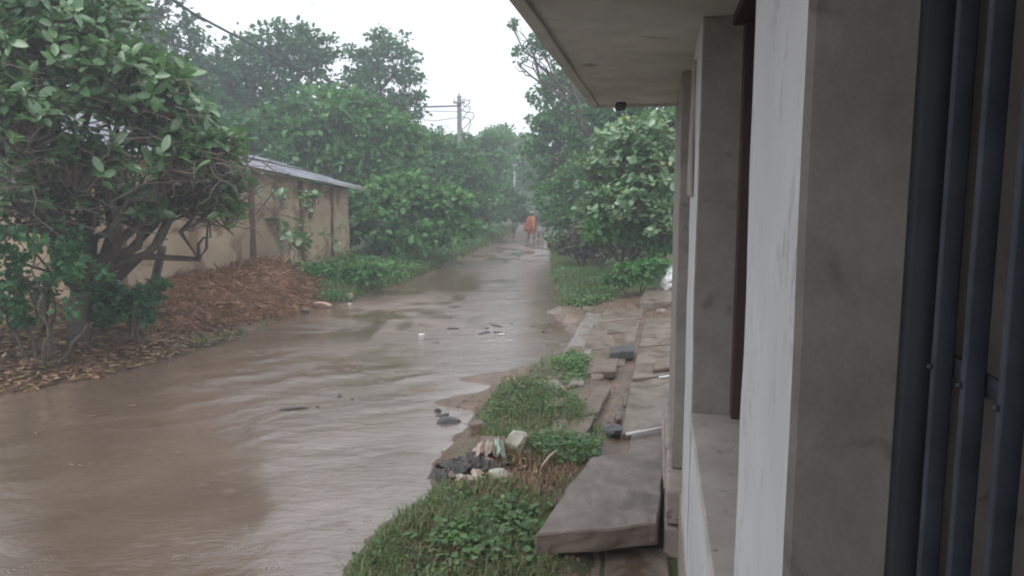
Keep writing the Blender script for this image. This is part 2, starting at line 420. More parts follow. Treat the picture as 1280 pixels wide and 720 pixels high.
def gz(x, y):
    x = np.asarray(x, float); y = np.asarray(y, float)
    wob = .30 * fbm(x * 1.6, y * 1.6, 5) + .22 * fbm(x * 4.5, y * 4.5, 7) * sm(2, 5, y)
    dl = Lx(y) - x + wob; dr = x - Rx(y) + wob
    z = -.10 + .05 * fbm(x * .8, y * .8, 9)
    left = .12 * sm(-.25, .3, dl) + .13 * sm(.1, 1.2, dl) + .33 * sm(.8, 3.2, dl)
    near = 1 - sm(11, 16, y)
    right = (.135 + .06 * near) * sm(-.3, .25, dr) + .30 * (1 - near) * sm(.3, 3.0, dr)
    z = z + left + right
    z = z + np.where((dl > .1) | (dr > .1), .08 * fbm(x * 2.2, y * 2.2, 3) + .03 * fbm(x * 7, y * 7, 4), .02 * fbm(x * 5, y * 5, 6))
    # mud bars that just break the water, and the shallow crossing by the drain
    z = z + .19 * bump_at(x, y, 630, 474, .72, .30) + .17 * bump_at(x, y, 585, 503, .50, .25) + .15 * bump_at(x, y, 650, 508, .4, .5) + .14 * bump_at(x, y, 530, 488, .35, .12)
    z = z + .085 * bump_at(x, y, 690, 392, .5, .9) + .07 * bump_at(x, y, 560, 402, .5, .5)
    z = z - .05 * bump_at(x, y, 690, 415, .4, 1.3) + .05 * bump_at(x, y, 775, 388, .8, .8)
    # the rubbish hump on the verge
    z = z + .10 * bump_at(x, y, 600, 585, .35, .35) + .06 * bump_at(x, y, 560, 690, .6, .4)
    # open drain between verge and paving
    tt = x * math.cos(TH) - y * math.sin(TH); ss = x * math.sin(TH) + y * math.cos(TH)
    drain = np.exp(-((tt + .62 - .045 * (ss - 7)) / .13) ** 2) * sm(6.2, 6.8, ss) * (1 - sm(10.0, 10.8, ss))
    z = z - .10 * drain
    under = sm(-.55, -.3, tt) * (1 - sm(11.5, 12.5, ss)) * sm(2, 3, ss)     # firm bed under the paving
    z = z * (1 - under) + under * (.02 + .02 * fbm(x * 3, y * 3, 8))
    return z
def gz1(x, y): return float(gz(np.array([x]), np.array([y]))[0])
def atg(px, py, k=5):
    z = 0.0
    for _ in range(k):
        p = at(px, py, z); z = gz1(p[0], p[1])
    p[2] = z
    return p

xs = np.unique(np.concatenate([np.linspace(-120, -16, 20), np.linspace(-16, -9, 30), np.linspace(-9, 5, 190), np.linspace(5, 12, 30), np.linspace(12, 120, 20)]))
ys = np.unique(np.concatenate([np.linspace(-30, 2, 20), np.linspace(2, 14, 170), np.linspace(14, 30, 120), np.linspace(30, 60, 90), np.linspace(60, 150, 40)]))
GX, GY = np.meshgrid(xs, ys)
GZ = gz(GX, GY)
nx, ny = len(xs), len(ys)
ii = (np.arange(ny - 1)[:, None] * nx + np.arange(nx - 1)[None]).ravel()
quads = np.stack([ii, ii + 1, ii + 1 + nx, ii + nx], 1)
me = np_mesh('ground', np.stack([GX, GY, GZ], -1).reshape(-1, 3), quads, np.full(len(quads), 4), True)
dl, dr = (Lx(GY) - GX).ravel(), (GX - Rx(GY)).ravel()
gy_ = GY.ravel(); gx_ = GX.ravel()
wob = fbm(gx_ * 1.5, gy_ * 1.5, 21)
litter = sm(-.1, .25, dl + wob * .4) * (1 - sm(14, 20, gy_))
green = np.maximum(sm(.05, .6, dl + wob) * sm(14, 19, gy_), sm(-.05, .3, dr + wob * .5) * np.where(gy_ > 12.5, 1, .75))
green = np.maximum(green, .8 * sm(2.6, 3.6, dl + wob * 2))
tt_ = gx_ * math.cos(TH) - gy_ * math.sin(TH); ss_ = gx_ * math.sin(TH) + gy_ * math.cos(TH)
green *= 1 - sm(10.2, 10.9, gy_) * (1 - sm(15.3, 16.6, gy_ + wob * 2)) * sm(-.5, -.2, dr)
green *= 1 - sm(-.95, -.7, tt_ + .1 * wob) * (1 - sm(11.5, 13, ss_)) * sm(5.5, 6.5, ss_)
colr = np.zeros((len(gx_), 4), np.float32); colr[:, 0] = litter; colr[:, 1] = green; colr[:, 3] = 1
ca = me.color_attributes.new('cover', 'FLOAT_COLOR', 'POINT'); ca.data.foreach_set('color', colr.ravel())
ground = tag(link('ground', me, M['ground']), kind='structure')

# water sheet over the lane, with low standing ripples as real relief
wx = np.unique(np.concatenate([np.linspace(-9.5, -7, 16), np.linspace(-7, 3.5, 210), np.linspace(3.5, 14, 24)]))
wy = np.unique(np.concatenate([np.linspace(-22, 3.5, 40), np.linspace(3.5, 13, 300), np.linspace(13, 40, 200), np.linspace(40, 120, 60)]))
WX, WY = np.meshgrid(wx, wy)
a1 = WX * .80 + WY * .60 + .8 * fbm(WX * .7, WY * .7, 30)        # crests run out from the left bank towards the verge
amp = sm(.42, .62, vnoise(WX * .55, WY * .55, 31))
ph_ = (WY * .86 - WX * .50 + 2.6 * fbm(WX * .5, WY * .5, 33, 4))
WZ = .006 * amp * np.sin(ph_ * 7) * vnoise(WX * 1.3, WY * 1.3, 36) + .006 * sm(.55, .8, vnoise(WX * .8, WY * .8, 37)) * (np.abs(np.sin(ph_ * 4.3)) ** 6)
WZ += .006 * fbm(WX * 3.2, WY * 5.5, 34) + .004 * fbm(WX * 9, WY * 13, 35)
WZ *= (1 - sm(20, 38, WY))
nx, ny = len(wx), len(wy)
ii = (np.arange(ny - 1)[:, None] * nx + np.arange(nx - 1)[None]).ravel()
quads = np.stack([ii, ii + 1, ii + 1 + nx, ii + nx], 1)
wme = np_mesh('water', np.stack([WX, WY, WZ], -1).reshape(-1, 3), quads, np.full(len(quads), 4), True)
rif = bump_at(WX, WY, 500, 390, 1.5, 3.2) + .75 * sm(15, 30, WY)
rif = rif * sm(.30, .62, vnoise(WX * 1.5, WY * .9, 41) * .6 + vnoise(WX * 4.1, WY * 2.2, 42) * .4)      # shallow broken water over the stony crown of the lane; masks painted sheen too
fa = wme.attributes.new('riffle_sheen', 'FLOAT', 'POINT'); fa.data.foreach_set('value', np.clip(rif, 0, 1).ravel().astype(np.float32))
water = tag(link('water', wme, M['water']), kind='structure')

# ------------------------------------------------------------------ concrete house on the right
house = tag(empty('concrete_house', bw_(0, 0), -TH), 'grey plastered concrete house with projecting slab and iron gate beside the lane', 'house')
TF = .165          # road-side face
ZC = 3.10          # underside of the projecting slab
def hb(name, t0, t1, s0, s1, z0, z1, mat, **kw): return rough_box(name, (t0, s0, z0), (t1, s1, z1), M[mat], house, **kw)

# near pier: painted lane face, bare grey returns
p1 = hb('pier', TF, .46, .965, 1.50, 1.262, ZC - .002, 'plaster', bevel=.012, cuts=.12, amp=.0035, seed=1)
p1.data.materials.append(M['pier_paint'])
for f in p1.data.polygons:
    if f.normal.x < -.75: f.material_index = 1
p2 = hb('pier', TF, .46, 3.56, 4.35, .452, ZC - .002, 'plaster', bevel=.010, cuts=.15, amp=.004, seed=2)
p2.data.materials.append(M['pier_paint'])
for f in p2.data.polygons:
    if f.normal.x < -.75: f.material_index = 1
hb('pilaster', .118, .46, 5.02, 6.88, .452, ZC - .002, 'plaster', bevel=.010, cuts=.2, amp=.005, seed=3)
hb('peeled_plaster', .150, TF - .001, 3.95, 4.36, 2.30, 2.98, 'plinth', bevel=.006, cuts=.12, amp=.008, seed=31)
hb('wall', .30, .46, 4.352, 5.018, .452, ZC - .002, 'plaster', cuts=.3, seed=4)
# low wall below the window, with its painted sill
pw = hb('parapet_wall', TF + .006, .46, 1.502, 3.557, .452, 1.236, 'pier_paint', bevel=.01, cuts=.15, amp=.004, seed=5)
hb('parapet_wall', TF + .004, .46, .0, 1.498, .452, 1.258, 'pier_paint', bevel=.01, cuts=.2, amp=.004, seed=6)
hb('sill', TF - .004, .398, 1.503, 3.556, 1.238, 1.272, 'sill', bevel=.008, cuts=.12, amp=.003, seed=7)
# window: brown timber frame, shutter leaves set back
wf = hb('window_frame', .345, .40, 3.48, 3.555, 1.275, ZC - .05, 'shutter', bevel=.004, cuts=.5, amp=.001)
hb('window_frame', .345, .40, 1.504, 1.56, 1.275, ZC - .05, 'shutter', bevel=.004, cuts=.5, amp=.001)
hb('window_lintel', .30, .46, 1.503, 3.557, ZC - .048, ZC - .003, 'shutter', bevel=.004, cuts=.5, amp=.002)
for k in range(6):
    s0 = 1.565 + k * .318
    hb('shutter_board', .405 + .004 * (k % 2), .435, s0, s0 + .312, 1.275, ZC - .052, 'shutter', bevel=.004, cuts=.6, amp=.001, seed=40 + k)
# plinth courses below pilaster and wall
hb('plinth', .16, 1.2, -2.0, 4.60, -.10, .448, 'plinth', cuts=.3, amp=.008, seed=8)
for k, (s0, s1, z0, z1) in enumerate([(4.62, 5.45, .23, .462), (5.46, 6.85, .235, .458), (4.60, 5.25, -.08, .222), (5.26, 6.9, -.08, .226)]):
    hb('plinth_block', .088 - .006 * k, .455, s0, s1, z0, z1 - .012, 'plinth', bevel=.016, cuts=.1, amp=.008, freq=5, seed=60 + k, jitter=.006)
hb('plinth', .46, 1.2, 4.61, 6.86, -.10, .44, 'plinth', cuts=.4, seed=9)
# projecting slab (canopy) with a drip edge; the underside sags a little
cs = hb('canopy_slab', -.62, 2.6, -2.2, 6.86, ZC, ZC + .13, 'slab_under', bevel=.02, cuts=.2, amp=.012, freq=1.2, seed=10)
hb('drip_edge', -.622, -.555, -2.19, 6.85, ZC - .018, ZC + .004, 'slab_under', bevel=.008, cuts=.2, amp=.008, freq=2, seed=11)
hb('drip_edge', -.553, .112, 6.775, 6.852, ZC - .016, ZC + .004, 'slab_under', bevel=.008, cuts=.2, amp=.008, freq=2, seed=12)
nest = chunk('fixing_stub', (.085, .10, .10), M['stone_dark'], house, seed=4, detail=2)
nest.location = (-.355, 6.60, ZC - .03)
# remaining shell: gable end, dark room behind gate
hb('wall', .462, 2.6, 6.70, 6.84, .452, ZC - .002, 'plaster', cuts=.6, seed=13)
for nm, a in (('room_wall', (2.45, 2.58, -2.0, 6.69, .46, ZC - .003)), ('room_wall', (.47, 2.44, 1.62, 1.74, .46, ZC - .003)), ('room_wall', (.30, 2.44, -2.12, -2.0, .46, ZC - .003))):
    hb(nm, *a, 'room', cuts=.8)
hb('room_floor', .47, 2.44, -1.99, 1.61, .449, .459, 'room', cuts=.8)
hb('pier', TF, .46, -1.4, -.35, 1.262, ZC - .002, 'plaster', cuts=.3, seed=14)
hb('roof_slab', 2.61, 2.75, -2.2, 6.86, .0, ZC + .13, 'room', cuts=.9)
# collapsible iron gate across the doorway beside the near pier
gate = bpy.data.objects.new('iron_gate', None); C.objects.link(gate); gate.parent = house
gate.location = (.300, 0, 0)
gate.location = (.302, 0, 0)
frame = MB(); frame.box(-.014, .024, .930, .962, 1.262, ZC - .01); frame.build('gate_jamb', M['gate_frame_shaded'], gate)
for k in range(13):
    s0 = .856 - .0805 * k
    mb = MB(); mb.box(-.0112, .0085, s0 - .0055, s0 + .0055, 1.262, ZC - .03)
    o = mb.build('gate_bar', M['gate'], gate); bv = o.modifiers.new('edge', 'BEVEL'); bv.width = .0022; bv.segments = 2
    r_ = MB(); r_.tube([(-.0165, s0, 2.118), (-.0140, s0, 2.118), (-.0114, s0, 2.118)], [.001, .003, .0032], 8)
    r_.build('rivet', M['gate'], gate, True)
for z0 in (1.42, 2.108, 2.82):
    rl = MB(); rl.box(.0088, .0128, -.25, .92, z0, z0 + .022); rl.build('gate_rail', M['gate'], gate)

# ------------------------------------------------------------------ pavement: bedding with each slab its own piece
pave = tag(empty('pavement', (0, 0, 0)), kind='structure')
def slab_px(name, quad, z, th, mat, parent, tilt=0.0, seed=0, zs=None, cuts=5, amp=.006, bev=.012, on=None):
    """a slab whose top corners stand on real ground points; quad px order around; z per corner optional"""
    if on is not None: zs = [atg(*q)[2] + on for q in quad]
    zs = zs or [z] * 4
    P = [Vector(at(*q, zz)) for q, zz in zip(quad, zs)]
    bm = bmesh.new()
    top = [bm.verts.new(p) for p in P]
    bot = [bm.verts.new(p - Vector((0, 0, th))) for p in P]
    bm.faces.new(top); bm.faces.new(bot[::-1])
    for i in range(4): bm.faces.new((top[i], bot[i], bot[(i + 1) % 4], top[(i + 1) % 4]))
    bmesh.ops.recalc_face_normals(bm, faces=list(bm.faces))
    bmesh.ops.bevel(bm, geom=list(bm.edges), offset=bev, segments=1, affect='EDGES')
    bmesh.ops.subdivide_edges(bm, edges=[e for e in bm.edges if e.calc_length() > .12], cuts=cuts, use_grid_fill=True)
    for v in bm.verts:
        v.co += mnoise.noise_vector(v.co * 3 + Vector((seed, seed, 0))) * amp + mnoise.noise_vector(v.co * 11 + Vector((seed, 0, 0))) * amp * .8 + mnoise.noise_vector(v.co * 27 + Vector((seed, 0, 0))) * amp * .5
    c = sum(P, Vector()) / 4
    if parent is None:
        for v in bm.verts: v.co -= c
    o = bmobj(name, bm, M[mat], parent)
    if parent is None: o.location = c
    return o
sl = [([(733, 391), (752, 392), (738, 441), (704, 441)], .045), ([(788, 478), (842, 470), (846, 536), (776, 541)], .09), ([(797, 436), (846, 431), (846, 466), (790, 473)], .09),
      ([(742, 404), (800, 400), (792, 431), (728, 437)], .03), ([(806, 399), (850, 396), (850, 428), (799, 432)], .045),
      ([(755, 388), (806, 384), (802, 397), (748, 401)], .02), 
      ([(700, 690), (752, 688), (750, 740), (680, 742)], .03), ([(757, 687), (834, 684), (840, 740), (754, 742)], .04)]
for k, (q, z) in enumerate(sl): slab_px('paving_slab', q, z, .12, 'paving' if k else 'cement', pave, seed=k * 3, zs=[z, z + .01, z - .005, z + .004], on=(.016, None, None, .025, .03, .02, None, None)[k], cuts=7, amp=.009)
# kerb stones along the verge side of the drain
for k, q in enumerate([[(742, 484), (764, 482), (748, 514), (722, 518)], [(715, 519), (744, 517), (728, 548), (700, 552)]]):
    slab_px('kerb_stone', q, .10, .16, 'stone_brown', pave, seed=20 + k, amp=.012)

def drop(o, label, cat, group=None): return tag(o, label, cat, group)
rk = random.Random(4)
for k, (px, py, w_, h_) in enumerate([(700, 500, 26, 14), (722, 476, 20, 9), (690, 478, 22, 8), (748, 470, 16, 7), (776, 452, 12, 9), (765, 412, 20, 8), (812, 418, 18, 6), (783, 500, 7, 14), (700, 530, 22, 14), (790, 384, 12, 5), (772, 520, 7, 12), (826, 388, 14, 5), (660, 560, 16, 10), (735, 385, 14, 5)]):
    q = [(px - w_ * rk.uniform(.35, .6), py - h_ * rk.uniform(.3, .6)), (px + w_ * rk.uniform(.35, .6), py - h_ * rk.uniform(.3, .6)), (px + w_ * rk.uniform(.35, .6), py + h_ * rk.uniform(.3, .6)), (px - w_ * rk.uniform(.35, .6), py + h_ * rk.uniform(.3, .6))]
    slab_px('broken_slab', q, 0, .09, 'paving' if k % 3 else 'stone_brown', pave, seed=40 + k, on=rk.uniform(.02, .05), cuts=3, amp=.014)
# loose slabs and stones by the house
o = slab_px('concrete_slab', [(738, 571), (833, 561), (822, 655), (668, 668)], .3, .145, 'concrete', None, zs=[.16, .16, .28, .27], seed=3, amp=.011, bev=.012, cuts=11)
drop(o, 'big thick grey concrete slab lying tilted against the house plinth', 'slab')
o = slab_px('concrete_slab', [(790, 541), (840, 534), (842, 566), (783, 569)], .16, .14, 'concrete', None, zs=[.17, .18, .16, .15], seed=8)
drop(o, 'small pale concrete slab just behind the big tilted slab', 'slab')
o = slab_px('flat_stone', [(737, 448), (772, 448), (770, 463), (730, 466)], .14, .10, 'stone_brown', None, seed=12, amp=.012)
drop(o, 'flat layered brown stone bridging the mud beside the drain', 'stone')
o = slab_px('fallen_brick', [(764, 433), (794, 431), (793, 438), (763, 440)], .17, .12, 'stone_dark', None, seed=14, amp=.01)
drop(o, 'dark wet block lying across the top of the drain', 'block')
o = slab_px('concrete_step', [(806, 362), (852, 360), (852, 376), (800, 378)], .32, .34, 'paving', None, seed=16, amp=.014)
drop(o, 'low weathered concrete step beyond the paving, under the white sack', 'step')
p = atg(766, 545); o = chunk('stone', (.16, .16, .16), M['stone_dark'], seed=21); o.location = p + [0, 0, .05]; o.rotation_euler = (.2, .1, .5)
drop(o, 'dark grey stone at the near end of the drain by the weeds', 'stone')
p = at(818, 452, .10); o = slab_px('broken_slab_piece', [(818, 450), (846, 446), (846, 458), (816, 461)], .14, .05, 'stone_brown', None, seed=25)
drop(o, 'dark broken piece lying on the paving near the house wall', 'rubble')
mb = MB(); mb.tube([at(783, 543, .20), at(811, 538, .205), at(842, 533, .205)], .016, 8); o = mb.build('pipe', M['plastic_white'], smooth=True)
drop(o, 'thin white pipe lying along the edge of the small pale slab', 'pipe')
mb = MB(); mb.tube([at(824, 472, .115), at(845, 469, .12)], .016, 8); o = mb.build('pipe', M['plastic_white'], smooth=True)
drop(o, 'short white pipe end lying on the paving slab by the house', 'pipe')
# white sack
bm = bmesh.new(); bmesh.ops.create_icosphere(bm, subdivisions=4, radius=1)
for v in bm.verts:
    w = 1 - .35 * max(0, v.co.z)
    v.co = Vector((v.co.x * .20 * w, v.co.y * .20 * w, v.co.z * .30))
    v.co += mnoise.noise_vector(v.co * 9) * .055 + mnoise.noise_vector(v.co * 22) * .02
sk = bmobj('sack', bm, M['plastic_white']); sk.location = at(840, 346, .32 + .24) ; 
pp = bw_(.02, 0); st_ = dep(838, 346, at(830, 362, .32)[1]); sk.location = (st_[0], st_[1], .32 + .22)
drop(sk, 'crumpled white plastic sack on the step at the far end of the house', 'sack')

# ------------------------------------------------------------------ rubbish heap on the verge
def lump(name, px, py, size, mat, seed, label, cat, rot=(0, 0, 0), dz=0.0, rough=.4):
    p = atg(px, py); o = chunk(name, size, M[mat], seed=seed, rough=rough); o.location = (p[0], p[1], p[2] + dz); o.rotation_euler = rot
    return tag(o, label, cat)
def rag(name, px, py, w, l, h, mat, seed, label, rot=0.0, cat='rubbish'):
    """a crumpled sheet of sodden rubbish with thickness"""
    bm = bmesh.new(); bmesh.ops.create_grid(bm, x_segments=22, y_segments=16, size=1)
    for v in bm.verts:
        r = 1 + .35 * mnoise.noise(Vector((v.co.x * 1.6, v.co.y * 1.6, seed)))
        x, y = v.co.x * w * r / 2, v.co.y * l * r / 2
        dome = max(0, 1 - (v.co.x ** 2 + v.co.y ** 2) * .55)
        z = h * dome + h * .75 * mnoise.noise(Vector((x * 7, y * 7, seed * 2))) + h * .7 * mnoise.noise(Vector((x * 19, y * 19, seed))) + h * .4 * mnoise.noise(Vector((x * 37, y * 37, seed)))
        v.co = Vector((x, y, z))
    o = bmobj(name, bm, M[mat]); md = o.modifiers.new('thick', 'SOLIDIFY'); md.thickness = .012
    p = atg(px, py); o.location = (p[0], p[1], p[2] + .01); o.rotation_euler = (0, 0, rot)
    return tag(o, label, cat)
rag('rubbish_bag', 588, 587, .46, .30, .07, 'trash_black', 3, 'black sodden rubbish bag spread along the water edge of the verge', .45)
rag('rubbish_bag', 556, 602, .20, .17, .07, 'trash_black', 8, 'dark crumpled bag at the lower left tip of the rubbish heap', .8)
for k, (px, py, mt) in enumerate([(572, 596, 'trash_pale'), (580, 588, 'stone_brown'), (592, 580, 'trash_black'), (600, 590, 'trash_pale'), (566, 603, 'stone_brown'), (611, 586, 'stone_pink'), (618, 578, 'trash_black'), (597, 600, 'trash_pale'), (585, 597, 'trash_black'), (604, 572, 'stone_brown'), (632, 590, 'trash_black'), (576, 606, 'stone_pale')]):
    rag('rubbish_scrap', px, py, .07 + .012 * (k % 5), .045 + .01 * (k % 3), .03, mt, 100 + k, 'small crumpled %s scrap %s' % ({'trash_pale': 'pale', 'stone_brown': 'brown', 'trash_black': 'black', 'stone_pink': 'pink', 'stone_pale': 'whitish'}[mt], ['lying on the left half of the black rubbish bag', 'in the middle of the black rubbish bag', 'at the upper right edge of the black rubbish bag', 'just left of the low mossy stone', 'at the lower left tip of the rubbish heap', 'between the pale torn cloth and the low mossy stone', 'leaning at the foot of the green plastic', 'in front of the black bag, nearest the mossy stone', 'in front of the middle of the black bag', 'behind the pale torn cloth, at the mud edge', 'right of the low mossy stone in dry grass', 'at the near edge of the heap where the grass starts'][k]), k * 1.3)
    C.objects[-1]['group'] = 'scraps in the rubbish heap'; C.objects[-1].location.z += .045
rag('rag', 606, 578, .22, .12, .12, 'trash_pale', 5, 'pale torn cloth lying over the black rubbish bag', .5, 'rag')
rag('rag', 586, 603, .20, .10, .05, 'trash_pale', 15, 'stained pale cloth strip in front of the black rubbish bag', .2, 'rag')
rag('plastic_sheet', 625, 572, .10, .16, .12, 'plastic_green', 6, 'pale green scrap of plastic standing in the rubbish heap', .2, 'plastic')
lump('stone', 643, 563, (.20, .15, .30), 'stone_pale', 11, 'tall pale lichen covered stone at the back of the rubbish heap', 'stone', (.1, .2, .3), .07)
lump('stone', 624, 600, (.24, .16, .14), 'stone_pale', 12, 'low pale mossy stone in the grass below the rubbish heap', 'stone', (0, .1, .9), .03)
lump('stone', 612, 563, (.26, .2, .18), 'stone_brown', 13, 'brown muddy stone behind the black rubbish bag', 'stone', (0, 0, .4), .04)
lump('stone', 561, 538, (.22, .13, .13), 'stone_dark', 14, 'dark angular stone standing in the water off the verge', 'stone', (.1, 0, .3), .09)
lump('stone', 548, 514, (.07, .06, .07), 'stone_dark', 15, 'tiny dark stone in the water above the angular one', 'stone', (0, 0, .3), .09)
lump('clod', 595, 540, (.18, .15, .14), 'stone_brown', 16, 'dark clod of earth at the water edge beside the weeds', 'clod', (0, 0, 1.1), .05)
mb = MB(); q0, q1 = atg(677, 590), atg(695, 579); mb.tube([q0 + [0, 0, .05], (q0 + q1) / 2 + [0, 0, .09], q1 + [0, 0, .11]], [.006, .011, .008], 6)
tag(mb.build('stick', M['trash_pale'], smooth=True), 'pale broken stick lying on the brown grass beside the slab', 'stick')
rag('rubbish_scrap', 648, 476, .16, .12, .05, 'stone_pink', 17, 'pinkish scrap on the mud bar beside the drain weeds', .2)
# water-borne debris
spots = [(440, 498), (455, 500), (405, 498), (365, 524), (520, 502), (612, 412), (630, 412), (645, 415), (604, 418), (655, 409), (590, 416), (560, 420), (548, 410), (575, 407), (668, 404), (618, 406)]
base = None
for k, (px, py) in enumerate(spots):
    p = at(px, py, .012)
    if base is None:
        base = chunk('debris', (.14, .08, .06), M['stone_dark'], seed=33, detail=2); o = base
    else:
        o = base.copy(); C.objects.link(o)
    o.location = p - [0, 0, .006]; o.rotation_euler = (0, 0, k * 1.7); sc = .35 + .9 * ((k * 37) % 11) / 11
    o.location.x += .35 * math.sin(k * 5.1); o.location.y += .5 * math.sin(k * 2.7)
    o.scale = (sc * (.8 + .7 * (k % 3)), sc, sc * .6)
    tag(o, 'small dark lump of debris breaking the surface of the flood water', 'debris', 'debris lumps in the flood water')
foam = [(626, 418), (527, 418), (505, 409), (400, 407)]
for k, (px, py) in enumerate(foam[:2]):
    p = at(px, py, .012); o = chunk('litter_scrap', (.13, .06, .05), M['plastic_white'], seed=50 + k, detail=1); o.location = p
    tag(o, ['white scrap of litter among the debris in mid lane', 'white scrap of litter floating alone left of the debris'][k], 'litter')
# stones and litter along the left water edge
for k, (px, py, sz, mt, lb, ct) in enumerate([
        (404, 382, .34, 'stone_pink', 'pinkish stone at the lane edge nearest the sapling', 'stone'),
        (420, 378, .26, 'stone_brown', 'brown stone between the two pinkish ones at the lane edge', 'stone'),
        (437, 374, .36, 'stone_pink', 'larger pinkish stone at the lane edge where the grass begins', 'stone'),
        (380, 389, .22, 'stone_brown', 'small brown stone at the lane edge below the straw heap', 'stone'),
        (441, 352, .22, 'plastic_white', 'white crumpled litter in the weeds below the house corner', 'litter'),
        (436, 341, .14, 'plastic_white', 'small white litter scrap just above the larger one', 'litter'),
        (500, 333, .22, 'plastic_white', 'pale plastic scrap in the bank grass beyond the house', 'litter'),
        (437, 386, .10, 'plastic_white', 'tiny white scrap in the water beside the pinkish stone', 'litter')]):
    p = atg(px, py); o = chunk('stone' if ct == 'stone' else 'litter_scrap', (sz, sz * .7, sz * .6), M[mt], seed=70 + k, detail=2)
    o.location = (p[0], p[1], max(p[2], 0) + .05 * (k < 7)); o.rotation_euler = (0, 0, k); tag(o, lb, ct)
o = lump('stone', 704, 312, (.3, .25, .25), 'plastic_white', 90, 'white litter in the grass at the foot of the dark thicket', 'litter', dz=.1)

# ------------------------------------------------------------------ leaves
def unit(v): return v / (np.linalg.norm(v, axis=-1, keepdims=True) + 1e-9)
def leaf_batch(rng, P, D, Nrm, L, wr=.28, fold=.18, droop=.18):
    """folded leaf, 6 verts / 2 quads each, drooping to the tip"""
    D = unit(D); Sd = unit(np.cross(D, Nrm)); Nn = np.cross(Sd, D)
    L = np.broadcast_to(L, (len(P),))[:, None]
    prof = [(0, 0, 0), (.34, 1, 1), (.72, .86, 1), (1, 0, 0), (.72, -.86, 1), (.34, -1, 1)]
    V = np.stack([P + D * L * a + Sd * L * wr * w + Nn * L * (fold * wr * abs(w) - droop * a * a) for a, w, _ in prof], 1)
    return V
def leaf_faces(n):
    b_ = np.arange(n)[:, None] * 6
    return np.concatenate([b_ + [0, 1, 2, 3], b_ + [0, 3, 4, 5]], 1).reshape(-1)

def crown_leaves(rng, lobes, n, size, up=.55, wr=.3, clump=.26, shell=.55):
    """lobes: (x,y,z,rx,ry,rz) -> leaf positions, directions, normals, lengths: clumped through the outer volume"""
    lobes = np.array(lobes, float)
    area = (lobes[:, 3] * lobes[:, 5]); pr = area / area.sum()
    per = 26
    nc = max(6, n // per)
    li = rng.choice(len(lobes), nc, p=pr)
    u = unit(rng.normal(size=(nc, 3))); u[:, 2] = np.where(u[:, 2] < -.5, -u[:, 2], u[:, 2])
    r = shell + (1 - shell) * rng.random((nc, 1)) ** .6
    r = r * (1 + .16 * rng.normal(size=(nc, 1)))
    r = r * (.82 + .36 * np.array([mnoise.noise(Vector(q) * 1.7 + Vector((i * 3.1, 0, 0))) * .5 + .5 for q, i in zip(u, li)]))[:, None]
    cc = lobes[li, :3] + u * r * lobes[li, 3:6]
    cr = clump * lobes[li, 3:6].mean(1) * rng.uniform(.55, 1.25, nc)
    P = np.repeat(cc, per, 0); R_ = np.repeat(cr, per)[:, None]; U = np.repeat(u, per, 0)
    q = rng.normal(size=P.shape) * [1, 1, .62]
    P = P + q * R_ * .55
    Nrm = unit(U * .5 + [0, 0, up] + rng.normal(size=P.shape) * .55)
    D = unit(q * .6 + U * .4 + rng.normal(size=P.shape) * .7 + [0, 0, -.15])
    L = size * rng.uniform(.65, 1.3, len(P))
    return P, D, Nrm, L
def leaves_mesh(name, P, D, Nrm, L, rng, wr=.3, **kw):
    V = leaf_batch(rng, P, D, Nrm, L, wr, **kw)
    return np_mesh(name, V.reshape(-1, 3), leaf_faces(len(P)), np.full(len(P) * 2, 4))

def limb_path(rng, a, b_, n=6, wob=.08, sag=0.0):
    a, b_ = np.asarray(a, float), np.asarray(b_, float)
    tq = np.linspace(0, 1, n)[:, None]
    pts = a + (b_ - a) * tq
    d = np.linalg.norm(b_ - a)
    off = rng.normal(size=(n, 3)) * wob * d * np.sin(PI * tq)
    pts = pts + off + np.array([0, 0, 1]) * sag * d * np.sin(PI * tq)
    return pts

